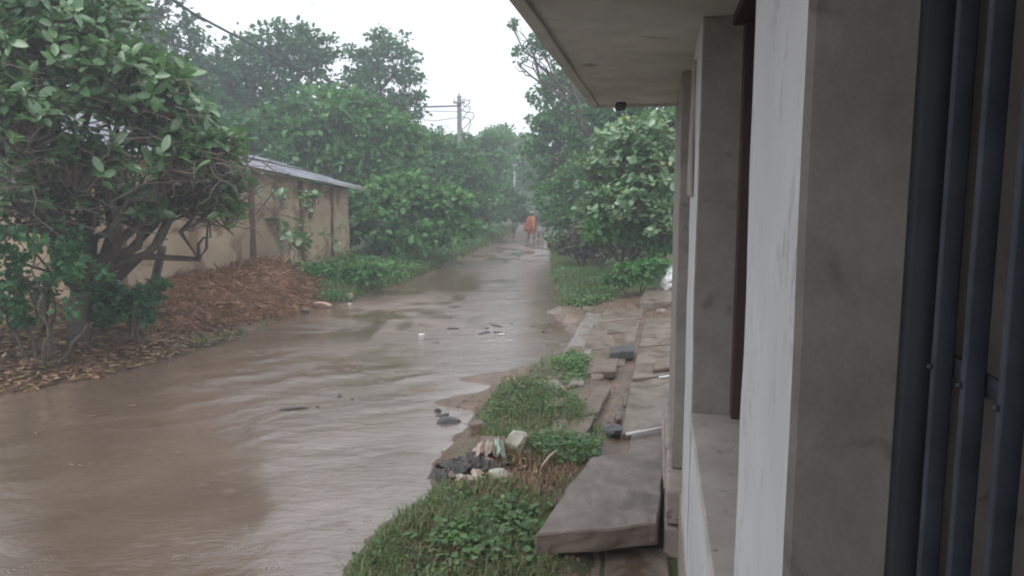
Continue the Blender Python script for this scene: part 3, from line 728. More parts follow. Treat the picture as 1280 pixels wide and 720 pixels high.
def tree(name, label, cat, base_px, Y, lobes_px, n, size, mat, seed, trunk_r=.14, group=None, wr=.3, clump=.26, stems=1, shell=.55, up=.55):
    """base_px: x of the trunk foot; lobes_px: (px, py, rx_px, ry_px[, dY]) at distance Y"""
    rng = np.random.default_rng(seed)
    bx = dep(base_px, 300, Y)[0]; bz = gz1(bx, Y)
    root = tag(empty(name, (bx, Y, bz)), label, cat, group)
    org = np.array([bx, Y, bz])
    lobes = []
    for q in lobes_px:
        dy = q[4] if len(q) > 4 else 0.0
        c = dep(q[0], q[1], Y + dy) - org; k = (Y + dy) / F
        lobes.append((*c, q[2] * k, (q[2] + q[3]) * .5 * k, q[3] * k))
    P, D, Nr, L = crown_leaves(rng, lobes, n, size, wr=wr, clump=clump, shell=shell, up=up)
    keep = P[:, 2] > .03
    P, D, Nr, L = P[keep], D[keep], Nr[keep], L[keep]
    link('crown', leaves_mesh('crown', P, D, Nr, L, rng, wr), M[mat], root)
    top = np.array(lobes)[:, :3]
    mb = MB(); fork = np.array([0, 0, 0.0])
    h = max(.5, min(t_[2] for t_ in top) * .6)
    for s_ in range(stems):
        f0 = rng.normal(size=3) * [.12, .12, 0] * (stems > 1)
        fk = np.array([rng.normal() * .1, rng.normal() * .1, h]) + f0 * 3
        mb.tube(limb_path(rng, f0 - [0, 0, .1], fk, 6, .03), np.linspace(trunk_r * 1.25, trunk_r * .85, 6) / stems ** .5, 8)
        for li, c in enumerate(lobes):
            if stems > 1 and li % stems != s_: continue
            e = np.array(c[:3]) + [0, 0, c[5] * .25]
            pth = limb_path(rng, fk, e, 7, .07, .05)
            mb.tube(pth, np.linspace(trunk_r * .7, trunk_r * .22, 7) / stems ** .5, 6)
            for _ in range(4):
                i = rng.integers(3, 6); u = unit(rng.normal(size=3)) * .75; u[2] = abs(u[2]) * .8
                mb.tube(limb_path(rng, pth[i], np.array(c[:3]) + u * c[3:6], 5, .08), np.linspace(trunk_r * .28, trunk_r * .08, 5) / stems ** .5, 5)
    mb.build('trunk' if stems == 1 else 'stem', M['bark'], root, smooth=True)
    return root

GT = 'trees lining the lane'
# (all hand placed from left to right, far to near)
tree('tree', 'tall hazy grey green tree far behind the mud house at upper left', 'tree', 175, 34, [(170, 50, 45, 45), (215, 75, 40, 45), (240, 130, 50, 50), (120, 60, 50, 50), (170, 130, 60, 60), (200, 0, 35, 35), (150, 5, 45, 35)], 7000, .27, 'leaf_dark', 1, .2, GT)
tree('tree', 'tall rounded tree behind the roof, left of the tree with open top', 'tree', 325, 37, [(310, 95, 55, 48), (355, 75, 42, 38), (275, 130, 50, 50), (330, 140, 60, 50), (385, 95, 28, 40), (390, 60, 28, 22), (300, 170, 70, 50)], 9000, .27, 'leaf_dark', 2, .22, GT)
tree('tree', 'tallest tree in the left row with open airy top and bare limbs', 'tree', 480, 38, [(470, 60, 38, 24), (492, 85, 32, 30), (505, 110, 20, 26), (455, 82, 20, 16), (440, 125, 50, 30), (498, 140, 24, 22), (460, 150, 55, 30)], 5200, .24, 'leaf_dark', 3, .17, GT, clump=.30)
tree('tree', 'broad mid green tree just behind the tin roof end', 'tree', 420, 28, [(410, 150, 60, 40), (455, 165, 55, 42), (480, 205, 45, 40), (385, 180, 50, 40), (430, 215, 60, 40), (500, 180, 30, 30), (360, 165, 40, 30)], 8500, .25, 'leaf_mid', 4, .18, GT)
tree('tree', 'dark tree filling the gap above the mud house roof', 'tree', 250, 25, [(250, 175, 70, 40), (200, 190, 60, 50), (300, 190, 60, 35), (120, 170, 80, 60)], 6000, .24, 'leaf_dark', 5, .18, GT)
tree('bushy_tree', 'large bright leafed bush leaning over the lane beyond the mud house corner', 'bush', 492, 24, [(490, 265, 46, 34), (540, 268, 42, 34), (465, 290, 34, 34), (515, 290, 46, 36), (560, 285, 32, 30), (505, 240, 32, 20), (450, 268, 22, 26)], 8000, .23, 'leaf_bright', 6, .12, GT, wr=.34, stems=3)
tree('tree', 'mid height green tree left of the electric pole', 'tree', 545, 36, [(535, 200, 36, 30), (570, 215, 34, 30), (545, 240, 50, 34), (510, 225, 34, 34), (585, 240, 34, 30)], 6500, .26, 'leaf_mid', 7, .17, GT)
tree('tree', 'pale green tree surrounding the foot of the electric pole', 'tree', 590, 47, [(590, 200, 28, 24), (615, 190, 26, 24), (600, 225, 40, 30), (570, 195, 18, 22), (560, 230, 30, 30)], 5500, .30, 'leaf_mid', 8, .18, GT)
tree('tree', 'hazy tree in the distance right of the electric pole', 'tree', 628, 62, [(625, 180, 26, 20), (645, 195, 26, 24), (610, 205, 26, 24), (635, 225, 34, 26), (660, 215, 24, 28)], 5500, .36, 'leaf_mid', 9, .2, GT)
tree('bushy_tree', 'green bush at the left lane edge just short of the far bend', 'bush', 600, 40, [(595, 270, 26, 22), (570, 278, 28, 24), (618, 268, 20, 18), (585, 255, 30, 18)], 4500, .24, 'leaf_bright', 10, .1, GT, stems=3)
tree('bushy_tree', 'dim bush under the thin pale pole at the far bend', 'bush', 640, 47, [(637, 262, 20, 16), (625, 266, 18, 14), (648, 271, 12, 10), (640, 250, 12, 10)], 3200, .30, 'leaf_dark', 11, .1, GT, stems=3)
tree('tree', 'far hazy tree closing the end of the lane', 'tree', 676, 80, [(672, 215, 26, 26), (690, 230, 26, 26), (665, 240, 22, 22), (655, 215, 22, 26), (684, 255, 20, 18), (660, 250, 24, 24), (672, 262, 20, 16)], 6500, .46, 'leaf_mid', 12, .25, GT)
tree('tree', 'tall leaning tree on the right with its crown behind the concrete slab', 'tree', 725, 34, [(715, 115, 42, 34), (690, 140, 26, 26), (735, 150, 50, 40), (700, 180, 40, 36), (760, 110, 50, 50), (725, 215, 44, 36), (690, 225, 26, 30)], 9500, .23, 'leaf_mid', 13, .2, GT)
tree('tree', 'thin topped tree whose feathery sprays hang into the sky beside the slab edge', 'tree', 740, 31, [(641, 36, 13, 10), (660, 68, 20, 12), (648, 82, 9, 7), (676, 62, 16, 20), (700, 60, 26, 30), (740, 40, 40, 40)], 2200, .16, 'leaf_dark', 14, .12, GT, clump=.4)
tree('tree', 'dark tree behind the broad leaved bush by the house', 'tree', 800, 27, [(770, 170, 50, 50), (830, 160, 60, 60), (800, 220, 60, 60), (880, 180, 60, 60)], 7000, .24, 'leaf_dark', 15, .2, GT)
tree('thicket', 'dark leafed thicket overhanging the right side of the far lane', 'bush', 705, 29, [(705, 260, 30, 36), (725, 240, 30, 40), (704, 250, 16, 26), (720, 290, 30, 26), (740, 280, 34, 34)], 6500, .19, 'leaf_mid', 16, .1, GT, stems=3)
tree('thicket', 'low dark brown leafed scrub at the foot of the right hand bushes', 'bush', 735, 22.5, [(730, 305, 32, 22), (760, 310, 34, 22), (712, 308, 14, 14), (748, 290, 26, 16)], 4200, .13, 'leaf_ash', 17, .06, GT, stems=4)
tree('tree', 'reddish brown leafed tree tucked behind the right hand bush', 'tree', 712, 30.5, [(706, 212, 16, 16), (722, 225, 18, 18)], 1300, .17, 'leaf_ash', 18, .08, GT)
tree('bush', 'leafy dark bush filling the space beneath the broad leaved bush', 'bush', 790, 18.2, [(765, 290, 30, 28), (800, 295, 36, 26), (835, 300, 34, 28), (780, 265, 40, 30)], 5000, .15, 'leaf_mid', 19, .06, GT, stems=4)
tree('shrub', 'low weedy shrub at the far edge of the paving beside the step', 'bush', 800, 15.8, [(790, 345, 26, 13), (815, 338, 22, 14), (770, 352, 16, 8)], 2200, .09, 'leaf_mid', 20, .03, 'weeds at the lane edge', stems=4)
tree('shrub', 'dark green low shrub under the leaning trunk at left', 'bush', 160, 11.0, [(150, 385, 36, 24), (175, 372, 26, 18), (130, 372, 24, 18), (150, 402, 36, 14)], 1700, .10, 'leaf_dark', 21, .03, 'undergrowth on the left bank', stems=4, wr=.36)
tree('shrub', 'dark tangled shrub at the lower left edge of the picture', 'bush', 40, 9.4, [(20, 350, 60, 40), (70, 370, 50, 36), (10, 400, 40, 26), (100, 340, 40, 36), (-50, 330, 60, 70), (40, 300, 50, 30)], 2000, .10, 'leaf_dark', 22, .05, 'undergrowth on the left bank', stems=5)
tree('bush', 'dark twiggy thicket below the big left tree, before the house end wall', 'bush', 30, 10.9, [(0, 260, 50, 50), (60, 280, 45, 45), (100, 290, 26, 40), (-70, 270, 60, 60), (20, 215, 60, 36)], 3600, .10, 'leaf_ash', 26, .08, 'undergrowth on the left bank', stems=7, shell=.3)
tree('shrub', 'weeds at the foot of the mud house beside the sapling', 'bush', 400, 17.5, [(395, 345, 22, 14), (425, 348, 24, 14), (455, 345, 22, 12), (365, 342, 18, 12), (480, 340, 18, 12)], 3000, .12, 'leaf_mid', 23, .03, 'undergrowth on the left bank', stems=5)
# rear row out past the sides of the frame, one at a time
tree('tree', 'big dark tree beyond the left edge of the mud house', 'tree', 20, 30, [(10, 40, 70, 60), (60, 90, 70, 60), (-60, 90, 90, 80), (20, 150, 80, 70), (90, 20, 40, 40)], 7000, .28, 'leaf_dark', 24, .22, GT)

# ------------------------------------------------------------------ broad-leaved plants: nearest leaves are pieces of their own
def fine_leaf(name, wr, droop, fold, seed):
    rnd = random.Random(seed)
    prof = [(0, .03), (.14, .52), (.34, .92), (.58, 1.0), (.80, .74), (.94, .34), (1, 0.03)]
    V, Fq = [], []
    for a, w in prof:
        z = -droop * a * a + .06 * a
        V += [(a, -wr * w, z + fold * wr * w + rnd.uniform(-.008, .008)), (a, 0, z), (a, wr * w, z + fold * wr * w + rnd.uniform(-.008, .008))]
    for i in range(len(prof) - 1):
        k = i * 3
        Fq += [(k, k + 3, k + 4, k + 1), (k + 1, k + 4, k + 5, k + 2)]
    me = bpy.data.meshes.new(name); me.from_pydata(V, [], Fq); me.update()
    me.polygons.foreach_set('use_smooth', [True] * len(me.polygons))
    return me

def broad_plant(name, label, cat, org, lobes, n_ros, per, size, wr, mats, seed, trunk_fn, n_parts=300, group=None, up=.6, shell=.6, lobe_fill=None, bare=0):
    rng = np.random.default_rng(seed)
    org = np.array(org, float)
    root = tag(empty(name, tuple(org)), label, cat, group)
    lob = np.array(lobes, float); lob[:, :3] -= org
    pr = lob[:, 3] * lob[:, 5]; pr /= pr.sum()
    li = rng.choice(len(lob), n_ros, p=pr)
    u = unit(rng.normal(size=(n_ros, 3))); u[:, 2] = np.where(u[:, 2] < -.35, -u[:, 2], u[:, 2])
    r = (shell + (1 - shell) * rng.random((n_ros, 1))) * (1 + .12 * rng.normal(size=(n_ros, 1)))
    cc = lob[li, :3] + u * r * lob[li, 3:6]
    ax = unit(u * .6 + [0, 0, up] + rng.normal(size=u.shape) * .35)
    mb = MB(); trunk_fn(mb, rng, lob)
    mb.build('trunk', M['bark'], root, smooth=True)
    tw = MB()
    for k in range(n_ros):
        a = lob[li[k], :3] + (cc[k] - lob[li[k], :3]) * rng.uniform(.0, .35) - [0, 0, rng.uniform(.05, .3)]
        tw.tube(limb_path(rng, a, cc[k], 4, .08, -.05), np.linspace(.014, .006, 4) * size / .2, 4, False)
    for k in range(bare):
        j = rng.integers(len(lob)); a = lob[j, :3] + rng.normal(size=3) * lob[j, 3:6] * .45
        a[2] -= lob[j, 5] * rng.uniform(.2, .9)
        b_ = a + unit(rng.normal(size=3) * [1, .8, .35]) * rng.uniform(.4, 1.1)
        tw.tube(limb_path(rng, a, b_, 5, .07, .05), np.linspace(.011, .004, 5), 4, False)
    tag(tw.build('twigs', M['twig'], root), kind='stuff')
    P, D, Nr, L = [], [], [], []
    for k in range(n_ros):
        a = ax[k]; s1 = unit(np.cross(a, [.3, .5, .81])); s2 = np.cross(a, s1); ph = rng.random() * 6.28
        for j in range(per):
            g = ph + j * 2.4
            o_ = s1 * math.cos(g) + s2 * math.sin(g)
            el = rng.uniform(.05, .75)
            P.append(cc[k] - a * .03 * j); D.append(o_ * math.cos(el) + a * math.sin(el)); Nr.append(a * math.cos(el) - o_ * math.sin(el) + rng.normal(size=3) * .32)
            L.append(size * rng.uniform(.5, 1.35))
    P, D, Nr, L = map(np.array, (P, D, Nr, L))
    Wp = P + org - [0, 0, H]
    vis = np.abs(Wp[:, 0] / np.maximum(Wp[:, 1], .1)) < .72
    score = L / np.linalg.norm(Wp, axis=1) * np.where(vis, 1, .01)
    order = np.argsort(-score)
    big, rest = order[:n_parts], order[n_parts:]
    kinds = [fine_leaf('leaf', wr, d, f, s) for d, f, s in ((.16, .22, 1), (.28, .30, 2), (.06, .12, 3))]
    for me in kinds: me.materials.append(M[mats[0]])
    Dn = unit(D); Sd = unit(np.cross(Nr, Dn)); Nn = np.cross(Dn, Sd)
    for q, i in enumerate(big):
        o = bpy.data.objects.new('leaf', kinds[q % 3]); C.objects.link(o); o.parent = root
        m4 = Matrix.Identity(4)
        for c_, v in enumerate((Dn[i], Sd[i], Nn[i])):
            for r_ in range(3): m4[r_][c_] = v[r_] * L[i]
        m4.translation = Vector(P[i]); o.matrix_basis = m4
    if len(rest):
        tag(link('foliage', leaves_mesh('foliage', P[rest], D[rest], Nr[rest], L[rest], rng, wr), M[mats[1]], root), kind='stuff')
    return root

def lob(px, py, r1, r2, Y): c = dep(px, py, Y); k = Y / F; return (*c, r1 * k, (r1 + r2) / 2 * k, r2 * k)
# big tree at the left, leaning in over the bank
b0 = dep(95, 405, 10.6); b0[2] = gz1(b0[0], b0[1])
lobs = [lob(60, 60, 90, 70, 9.6), lob(150, 120, 90, 70, 10.0), lob(220, 165, 75, 55, 10.4), lob(30, 160, 70, 70, 9.2), lob(265, 200, 42, 40, 10.8), lob(120, 30, 70, 50, 10.4), lob(-60, 90, 90, 90, 9.4), lob(90, 210, 80, 50, 9.8), lob(240, 250, 60, 32, 11.2), lob(170, 260, 60, 30, 10.6), lob(290, 225, 34, 34, 11.0), lob(268, 185, 50, 34, 10.2), lob(225, 205, 44, 34, 10.0), lob(190, 110, 60, 50, 10.0), lob(20, 20, 90, 60, 9.8), lob(285, 265, 34, 26, 10.8), lob(40, 250, 60, 34, 9.9)]
def trunk_left(mb, rng, lob_):
    f = np.array([.1, 0, .7])
    mb.tube(limb_path(rng, [0, 0, -.1], f, 6, .04), np.linspace(.17, .13, 6), 8)
    for c in lob_:
        pth = limb_path(rng, f, c[:3], 8, .06, .04); mb.tube(pth, np.linspace(.085, .022, 8), 6)
        for _ in range(5):
            i = rng.integers(3, 7); u = unit(rng.normal(size=3)) * .7
            mb.tube(limb_path(rng, pth[i], c[:3] + u * c[3:6], 5, .09), np.linspace(.03, .009, 5), 5)
broad_plant('broad_leaved_tree', 'large dark broad leaved tree spreading over the left bank with bare twigs below', 'tree', b0, lobs, 1350, 5, .185, .235, ('leaf_broad_one', 'leaf_broad'), 31, trunk_left, 300, bare=230, shell=.45)
# the pale milky-leaved bush on the right
b1 = dep(790, 330, 18.5); b1[2] = gz1(b1[0], b1[1])
lobs = [lob(790, 190, 48, 44, 18.0), lob(755, 225, 36, 34, 18.2), lob(820, 215, 40, 60, 17.6), lob(790, 260, 55, 44, 17.8), lob(830, 165, 36, 30, 18.6), lob(745, 268, 28, 24, 18.8), lob(830, 280, 30, 40, 17.4), lob(760, 185, 20, 24, 19)]
def trunk_bush(mb, rng, lob_):
    for c in lob_:
        mb.tube(limb_path(rng, rng.normal(size=3) * [.15, .15, 0] - [0, 0, .08], c[:3], 8, .05, .03), np.linspace(.05, .016, 8), 6)
broad_plant('broad_leaved_bush', 'tall bush of pale glossy oval leaves with a few yellow ones beside the house', 'bush', b1, lobs, 1100, 5, .165, .30, ('leaf_milk_one', 'leaf_milk'), 32, trunk_bush, 300)
# sapling in front of the mud house
b2 = atg(372, 362); 
def trunk_sap(mb, rng, lob_):
    for px, py, r in ((350, 262, .022), (385, 260, .026), (412, 300, .016), (360, 300, .018), (430, 285, .014), (400, 330, .016)):
        e = dep(px, py, b2[1]) - b2
        mb.tube(limb_path(rng, rng.normal(size=3) * [.07, .07, 0] - [0, 0, .06], e, 7, .05, .02), np.linspace(r * 1.7, r * .7, 7), 6)
lobs = [lob(350, 245, 14, 18, b2[1]), lob(388, 262, 18, 30, b2[1]), lob(372, 300, 24, 30, b2[1]), lob(345, 275, 12, 12, b2[1]), lob(412, 300, 14, 14, b2[1]), lob(425, 282, 10, 10, b2[1])]
broad_plant('sapling', 'thin many stemmed sapling with sparse leaves before the mud wall', 'sapling', b2, lobs, 46, 4, .19, .27, ('leaf_milk_one', 'leaf_milk'), 33, trunk_sap, 184, shell=.2)
for ob in C.objects:
    if ob.parent and ob.parent.name == 'sapling' and ob.name.startswith('trunk'):
        ob.data.materials.clear(); ob.data.materials.append(M['stem']); ob.name = 'stem'
# leaning dead stump beside the shrub
q0 = dep(180, 362, 12.2); q0[2] = gz1(q0[0], q0[1]); q1 = dep(203, 308, 12.0)
mb = MB(); rng = np.random.default_rng(3); mb.tube(limb_path(rng, q0 - [0, 0, .1], q1, 7, .02), np.linspace(.085, .065, 7), 8)
tag(mb.build('tree_stump', M['bark'], smooth=True), 'short leaning cut trunk standing before the mud wall at left', 'stump')

# ------------------------------------------------------------------ mud house on the left
A = at(437, 322, .5); Bp = at(190, 362, .5)
wd = unit(np.array([Bp[0] - A[0], Bp[1] - A[1], 0])); wn = np.array([-wd[1], wd[0], 0])     # along wall towards us; away from lane?
if wn[0] > 0: wn = -wn
mh = tag(empty('mud_house', (A[0], A[1], .35), math.atan2(wd[1], wd[0])), 'low mud walled house with grey tin roof behind the straw heap', 'house')
yaw = math.atan2(wd[1], wd[0])
def mloc(p):                         # world -> house local
    d = np.array(p) - np.array([A[0], A[1], .35]); c, s_ = math.cos(yaw), math.sin(yaw)
    return np.array([d[0] * c + d[1] * s_, -d[0] * s_ + d[1] * c, d[2]])
ysg = 1 if mloc(A + wn)[1] > 0 else -1      # local y sign away from the lane
def on_wall(px, py):                 # pixel ray hits the wall plane
    d = ray(px, py); o_ = np.array([0, 0, H]); k = np.dot(A - o_, wn) / np.dot(d, wn); return o_ + d * k
e0, e1 = mloc(on_wall(437, 236)), mloc(on_wall(316, 212))
slope = (e1[2] - e0[2]) / (e1[0] - e0[0])
LW, DW = mloc(on_wall(112, 380))[0], 3.6
def wall_top(x): return e0[2] + slope * min(x, 6.5) - .02
bm = bmesh.new()
nxw, nzw = 60, 14
# wall with thickness: grid on the lane face, extruded back
rows = []
for i in range(nxw + 1):
    x = LW * i / nxw; colv = []
    for j in range(nzw + 1):
        z = -.3 + (wall_top(x) + .3) * j / nzw
        colv.append(bm.verts.new((x, 0, z)))
    rows.append(colv)
for i in range(nxw):
    for j in range(nzw): bm.faces.new((rows[i][j], rows[i + 1][j], rows[i + 1][j + 1], rows[i][j + 1]))
ret = bmesh.ops.extrude_face_region(bm, geom=list(bm.faces))
for v in [g for g in ret['geom'] if isinstance(g, bmesh.types.BMVert)]: v.co.y += ysg * .35
bmesh.ops.recalc_face_normals(bm, faces=list(bm.faces))
for v in bm.verts: v.co += mnoise.noise_vector(v.co * 1.7) * .03 + mnoise.noise_vector(v.co * 6) * .01
bmobj('wall', bm, M['mud_wall'], mh)
for (x0, x1, y0, y1) in ((.0, .35, .36, DW), (LW - .35, LW, .36, DW)):
    zt = wall_top(x0)
    ya, yb = sorted((ysg * y0, ysg * y1)); rough_box('wall', (x0, ya, -.3), (x1, yb, zt), M['mud_wall'], mh, bevel=.03, cuts=.5, amp=.02)
ya, yb = sorted((ysg * (DW + .01), ysg * (DW + .35))); rough_box('wall', (0, ya, -.3), (LW, yb, wall_top(0) + .2), M['mud_wall'], mh, bevel=.03, cuts=.8, amp=.02)
for px, w_, y0 in ((415, .10, 238), (377, .14, 230), (315, .18, 232), (150, .18, 200)):
    x = mloc(on_wall(px, 290))[0]; zt = min(wall_top(x) - .02, 3.0)
    y0_, y1_ = sorted((-ysg * .05, ysg * .06)); rough_box('post', (x - w_ / 2, y0_, -.35), (x + w_ / 2, y1_, zt), M['post'], mh, bevel=.03, cuts=.2, amp=.025, freq=2, seed=px)
# plaster drip base course
# roof: rows of corrugated sheets laid along the eave, rising away from the lane
rise = .23
for r_ in range(5):
    for c_ in range(5):
        W_ = (LW + .5) / 5; L0, L1 = -.35 + c_ * W_, -.35 + (c_ + 1) * W_ + .08
        n = 44; mb = MB(); V = []
        y0 = -.42 + r_ * .86; y1 = y0 + .92
        for i in range(n + 1):
            yy = y0 + (y1 - y0) * i / n
            for x in (L0, L1):
                zz = e0[2] + slope * min(x, 6.5) + .03 + rise * (yy + .42) + .050 * math.sin(yy * 2 * PI / .31) + .03 * r_ + .008 * c_ + .012 * math.sin(x * 3 + r_)
                V.append((x, ysg * yy, zz))
        mb.add(V, [(2 * i, 2 * i + 1, 2 * i + 3, 2 * i + 2) for i in range(n)])
        o = mb.build('roof_sheet', M['tin'], mh); md = o.modifiers.new('thick', 'SOLIDIFY'); md.thickness = .012; md.offset = 0
for k, yy in enumerate((-.30, .55, 1.8, 3.2)):
    mb = MB(); mb.tube([(-.75 if k == 0 else -.4, ysg * yy, e0[2] - .06 + rise * (yy + .42)), (5.0, ysg * yy, e0[2] + slope * 5.0 - .06 + rise * (yy + .42)), (LW, ysg * yy, e0[2] + slope * 6.5 - .06 + rise * (yy + .42))], .045, 6)
    mb.build('purlin', M['stem'], mh, smooth=True)

# straw heap
c0 = atg(285, 385); hs = tag(empty('straw_heap', (c0[0], c0[1] + 1.0, c0[2])), 'rusty brown heap of old straw piled against the mud wall', 'straw heap')
ho = np.array(hs.location)
def heap_h(x, y):
    q0, q1 = dep(330, 350, 16.8), dep(235, 375, 13.6)
    d = 0
    for cpx, cpy, Yc, hh, rx, ry in ((335, 340, 16.6, .58, 1.1, 1.6), (270, 350, 14.8, .52, 1.3, 1.6), (210, 375, 13.0, .44, 1.0, 1.4), (370, 355, 17.2, .32, .9, 1.3)):
        c = dep(cpx, cpy, Yc); d = np.maximum(d, hh * np.exp(-(((x - c[0]) / rx) ** 2 + ((y - c[1]) / ry) ** 2)))
    return gz(x, y) + d - .12
hx = np.linspace(-8.2, -3.2, 60); hy = np.linspace(11, 19.5, 80); HX, HY = np.meshgrid(hx, hy)
HZ = heap_h(HX, HY) + .07 * fbm(HX * 3, HY * 3, 50) + .05 * fbm(HX * 9, HY * 9, 51)
nx = len(hx); ii = (np.arange(len(hy) - 1)[:, None] * nx + np.arange(nx - 1)[None]).ravel()
link('mound', np_mesh('mound', np.stack([HX - ho[0], HY - ho[1], HZ - ho[2]], -1).reshape(-1, 3), np.stack([ii, ii + 1, ii + 1 + nx, ii + nx], 1), np.full(len(ii), 4), True), M['straw_bed'], hs)
rng = np.random.default_rng(60)
n = 30000; sx = rng.uniform(-8, -3.4, n); sy = rng.uniform(11.2, 19.2, n); g0 = gz(sx, sy); hh = heap_h(sx, sy)
k = (hh - g0 > -.075) & (rng.random(n) < sm(-.09, .05, hh - g0)) & (Lx(sy) - sx > .05); sx, sy, hh = sx[k], sy[k], np.maximum(hh, g0)[k]; n = len(sx)
P = np.stack([sx - ho[0], sy - ho[1], hh - ho[2] + rng.uniform(-.02, .08, n)], 1)
D = unit(rng.normal(size=(n, 3)) * [1, 1, .45]); Nr = unit(rng.normal(size=(n, 3)) * .5 + [0, 0, 1])
tag(link('straw', leaves_mesh('straw', P, D, Nr, rng.uniform(.08, .26, n), rng, .028, droop=.4), M['straw'], hs), kind='stuff')

# ------------------------------------------------------------------ ground cover
def poly_in(poly, x, y):
    ins = np.zeros(len(x), bool); j = len(poly) - 1
    for i in range(len(poly)):
        xi, yi = poly[i]; xj, yj = poly[j]
        c = ((yi > y) != (yj > y)) & (x < (xj - xi) * (y - yi) / (yj - yi + 1e-12) + xi); ins ^= c; j = i
    return ins
def scatter(rng, polypx, n, z=.08):
    poly = [tuple(at(*q, z)[:2]) for q in polypx]; a = np.array(poly)
    x = rng.uniform(a[:, 0].min(), a[:, 0].max(), n * 3); y = rng.uniform(a[:, 1].min(), a[:, 1].max(), n * 3)
    k = poly_in(poly, x, y); x, y = x[k][:n], y[k][:n]
    return x, y
def blades(name, xy, hmin, hmax, w, seed, mat='grass', z0=None, lean=.5, parent=None, clumpy=1.0):
    rng = np.random.default_rng(seed)
    x, y = xy
    dens = vnoise(x * 2.3, y * 2.3, seed); k = (dens + .35 * rng.random(len(x)) > .42 * clumpy); x, y, dens = x[k], y[k], dens[k]
    z = gz(x, y); k = z > -.01; x, y, z, dens = x[k], y[k], z[k], dens[k]
    n = len(x); h = rng.uniform(hmin, hmax, n) * (.55 + .8 * dens)
    az = rng.random(n) * 6.28; ln = rng.uniform(.1, 1, n) * lean
    dx, dy = np.cos(az), np.sin(az); wx_, wy_ = -dy * w, dx * w
    B = np.stack([x, y, z - .01], 1); Dv = np.stack([dx, dy, 0 * dx], 1); Wv = np.stack([wx_, wy_, 0 * dx], 1); U = np.array([0, 0, 1.0])
    h_ = h[:, None]; l_ = ln[:, None]
    mid = B + U * h_ * .55 + Dv * h_ * .22 * l_; tip = B + U * h_ * (1 - .25 * l_) + Dv * h_ * .8 * l_
    V = np.stack([B - Wv, B + Wv, mid + Wv * .8, mid - Wv * .8, tip], 1).reshape(-1, 3)
    b_ = np.arange(n)[:, None] * 5
    idx = np.concatenate([b_ + [0, 1, 2, 3], b_ + [3, 2, 4]], 1).ravel(); cnt = np.tile([4, 3], n)
    return tag(link(name, np_mesh(name, V, idx, cnt), M[mat], parent), kind='stuff')
def weeds(name, xy, hmax, size, seed, mat, clumpy=1.0, wr=.34, per=7):
    """low broad-leaved ground cover: little rosettes on short stalks"""
    rng = np.random.default_rng(seed); x, y = xy
    dens = vnoise(x * 1.9, y * 1.9, seed); k = dens + .3 * rng.random(len(x)) > .5 * clumpy; x, y, dens = x[k], y[k], dens[k]
    z = gz(x, y); k = z > 0; x, y, z, dens = x[k], y[k], z[k], dens[k]
    P = np.repeat(np.stack([x, y, z], 1), per, 0); n = len(P)
    hh = np.repeat(dens, per) * hmax
    P = P + np.stack([rng.normal(size=n) * size, rng.normal(size=n) * size, hh * rng.uniform(.15, 1, n)], 1)
    D = unit(rng.normal(size=(n, 3)) * [1, 1, .3]); Nr = unit([0, 0, 1] + rng.normal(size=(n, 3)) * .4)
    return tag(link(name, leaves_mesh(name, P, D, Nr, size * rng.uniform(.6, 1.3, n), rng, wr), M[mat]), kind='stuff')

rng = np.random.default_rng(77)
verge = [(440, 720), (520, 642), (560, 612), (640, 610), (690, 640), (690, 690), (700, 745), (420, 745)]
blades('grass', scatter(rng, verge, 5600), .03, .11, .0042, 101, lean=1.4, clumpy=1.5)
blades('grass', scatter(rng, [(430, 720), (512, 640), (545, 600), (575, 612), (540, 650), (470, 720)], 900), .03, .13, .0040, 119, lean=1.6, clumpy=1.2)
blades('grass', scatter(rng, verge, 1500), .08, .19, .0032, 112, lean=1.2, clumpy=1.35)
blades('grass', scatter(rng, verge, 2600), .03, .09, .0040, 113, mat='litter', lean=1.2)
blades('grass', scatter(rng, [(560, 612), (600, 600), (640, 560), (700, 575), (730, 580), (680, 660), (640, 650)], 4200), .04, .11, .0034, 102, mat='litter', clumpy=.7, lean=1.1)
blades('grass', scatter(rng, [(560, 612), (600, 600), (640, 560), (700, 575), (730, 580), (680, 660), (640, 650)], 1800), .04, .12, .0034, 114, clumpy=1.1, lean=1.1)
blades('grass', scatter(rng, [(590, 520), (640, 495), (720, 500), (755, 540), (750, 578), (700, 585), (600, 550)], 2600), .06, .15, .0036, 103, clumpy=.9, lean=1.1)
patch_ = [(596, 530), (625, 505), (690, 498), (740, 512), (756, 545), (745, 580), (700, 588), (650, 560), (612, 550)]
weeds('weeds', scatter(rng, patch_, 620), .16, .030, 104, 'weed', clumpy=1.2, wr=.24)
weeds('weeds', scatter(rng, patch_, 330), .20, .048, 115, 'weed', clumpy=1.2, wr=.36, per=6)
weeds('weeds', scatter(rng, [(540, 670), (600, 640), (650, 640), (690, 660), (690, 705), (600, 712), (540, 700)], 120), .14, .055, 105, 'weed', clumpy=.9)
weeds('weeds', scatter(rng, verge, 260), .10, .030, 116, 'weed', clumpy=1.0)
weeds('weeds', scatter(rng, [(690, 452), (715, 442), (732, 452), (735, 470), (715, 490), (695, 470)], 420), .15, .036, 106, 'weed', clumpy=.8)
weeds('weeds', scatter(rng, [(690, 340), (700, 335), (750, 345), (772, 362), (760, 380), (720, 385), (700, 372)], 2600), .22, .06, 107, 'weed', clumpy=.5)
blades('grass', scatter(rng, [(682, 300), (692, 300), (740, 335), (800, 350), (795, 365), (700, 385), (690, 345)], 9000), .12, .34, .006, 108, clumpy=.7)
blades('grass', scatter(rng, [(400, 392), (455, 376), (520, 350), (600, 314), (640, 292), (640, 284), (590, 296), (520, 322), (440, 345), (395, 365)], 22000), .12, .36, .007, 109, clumpy=.6)
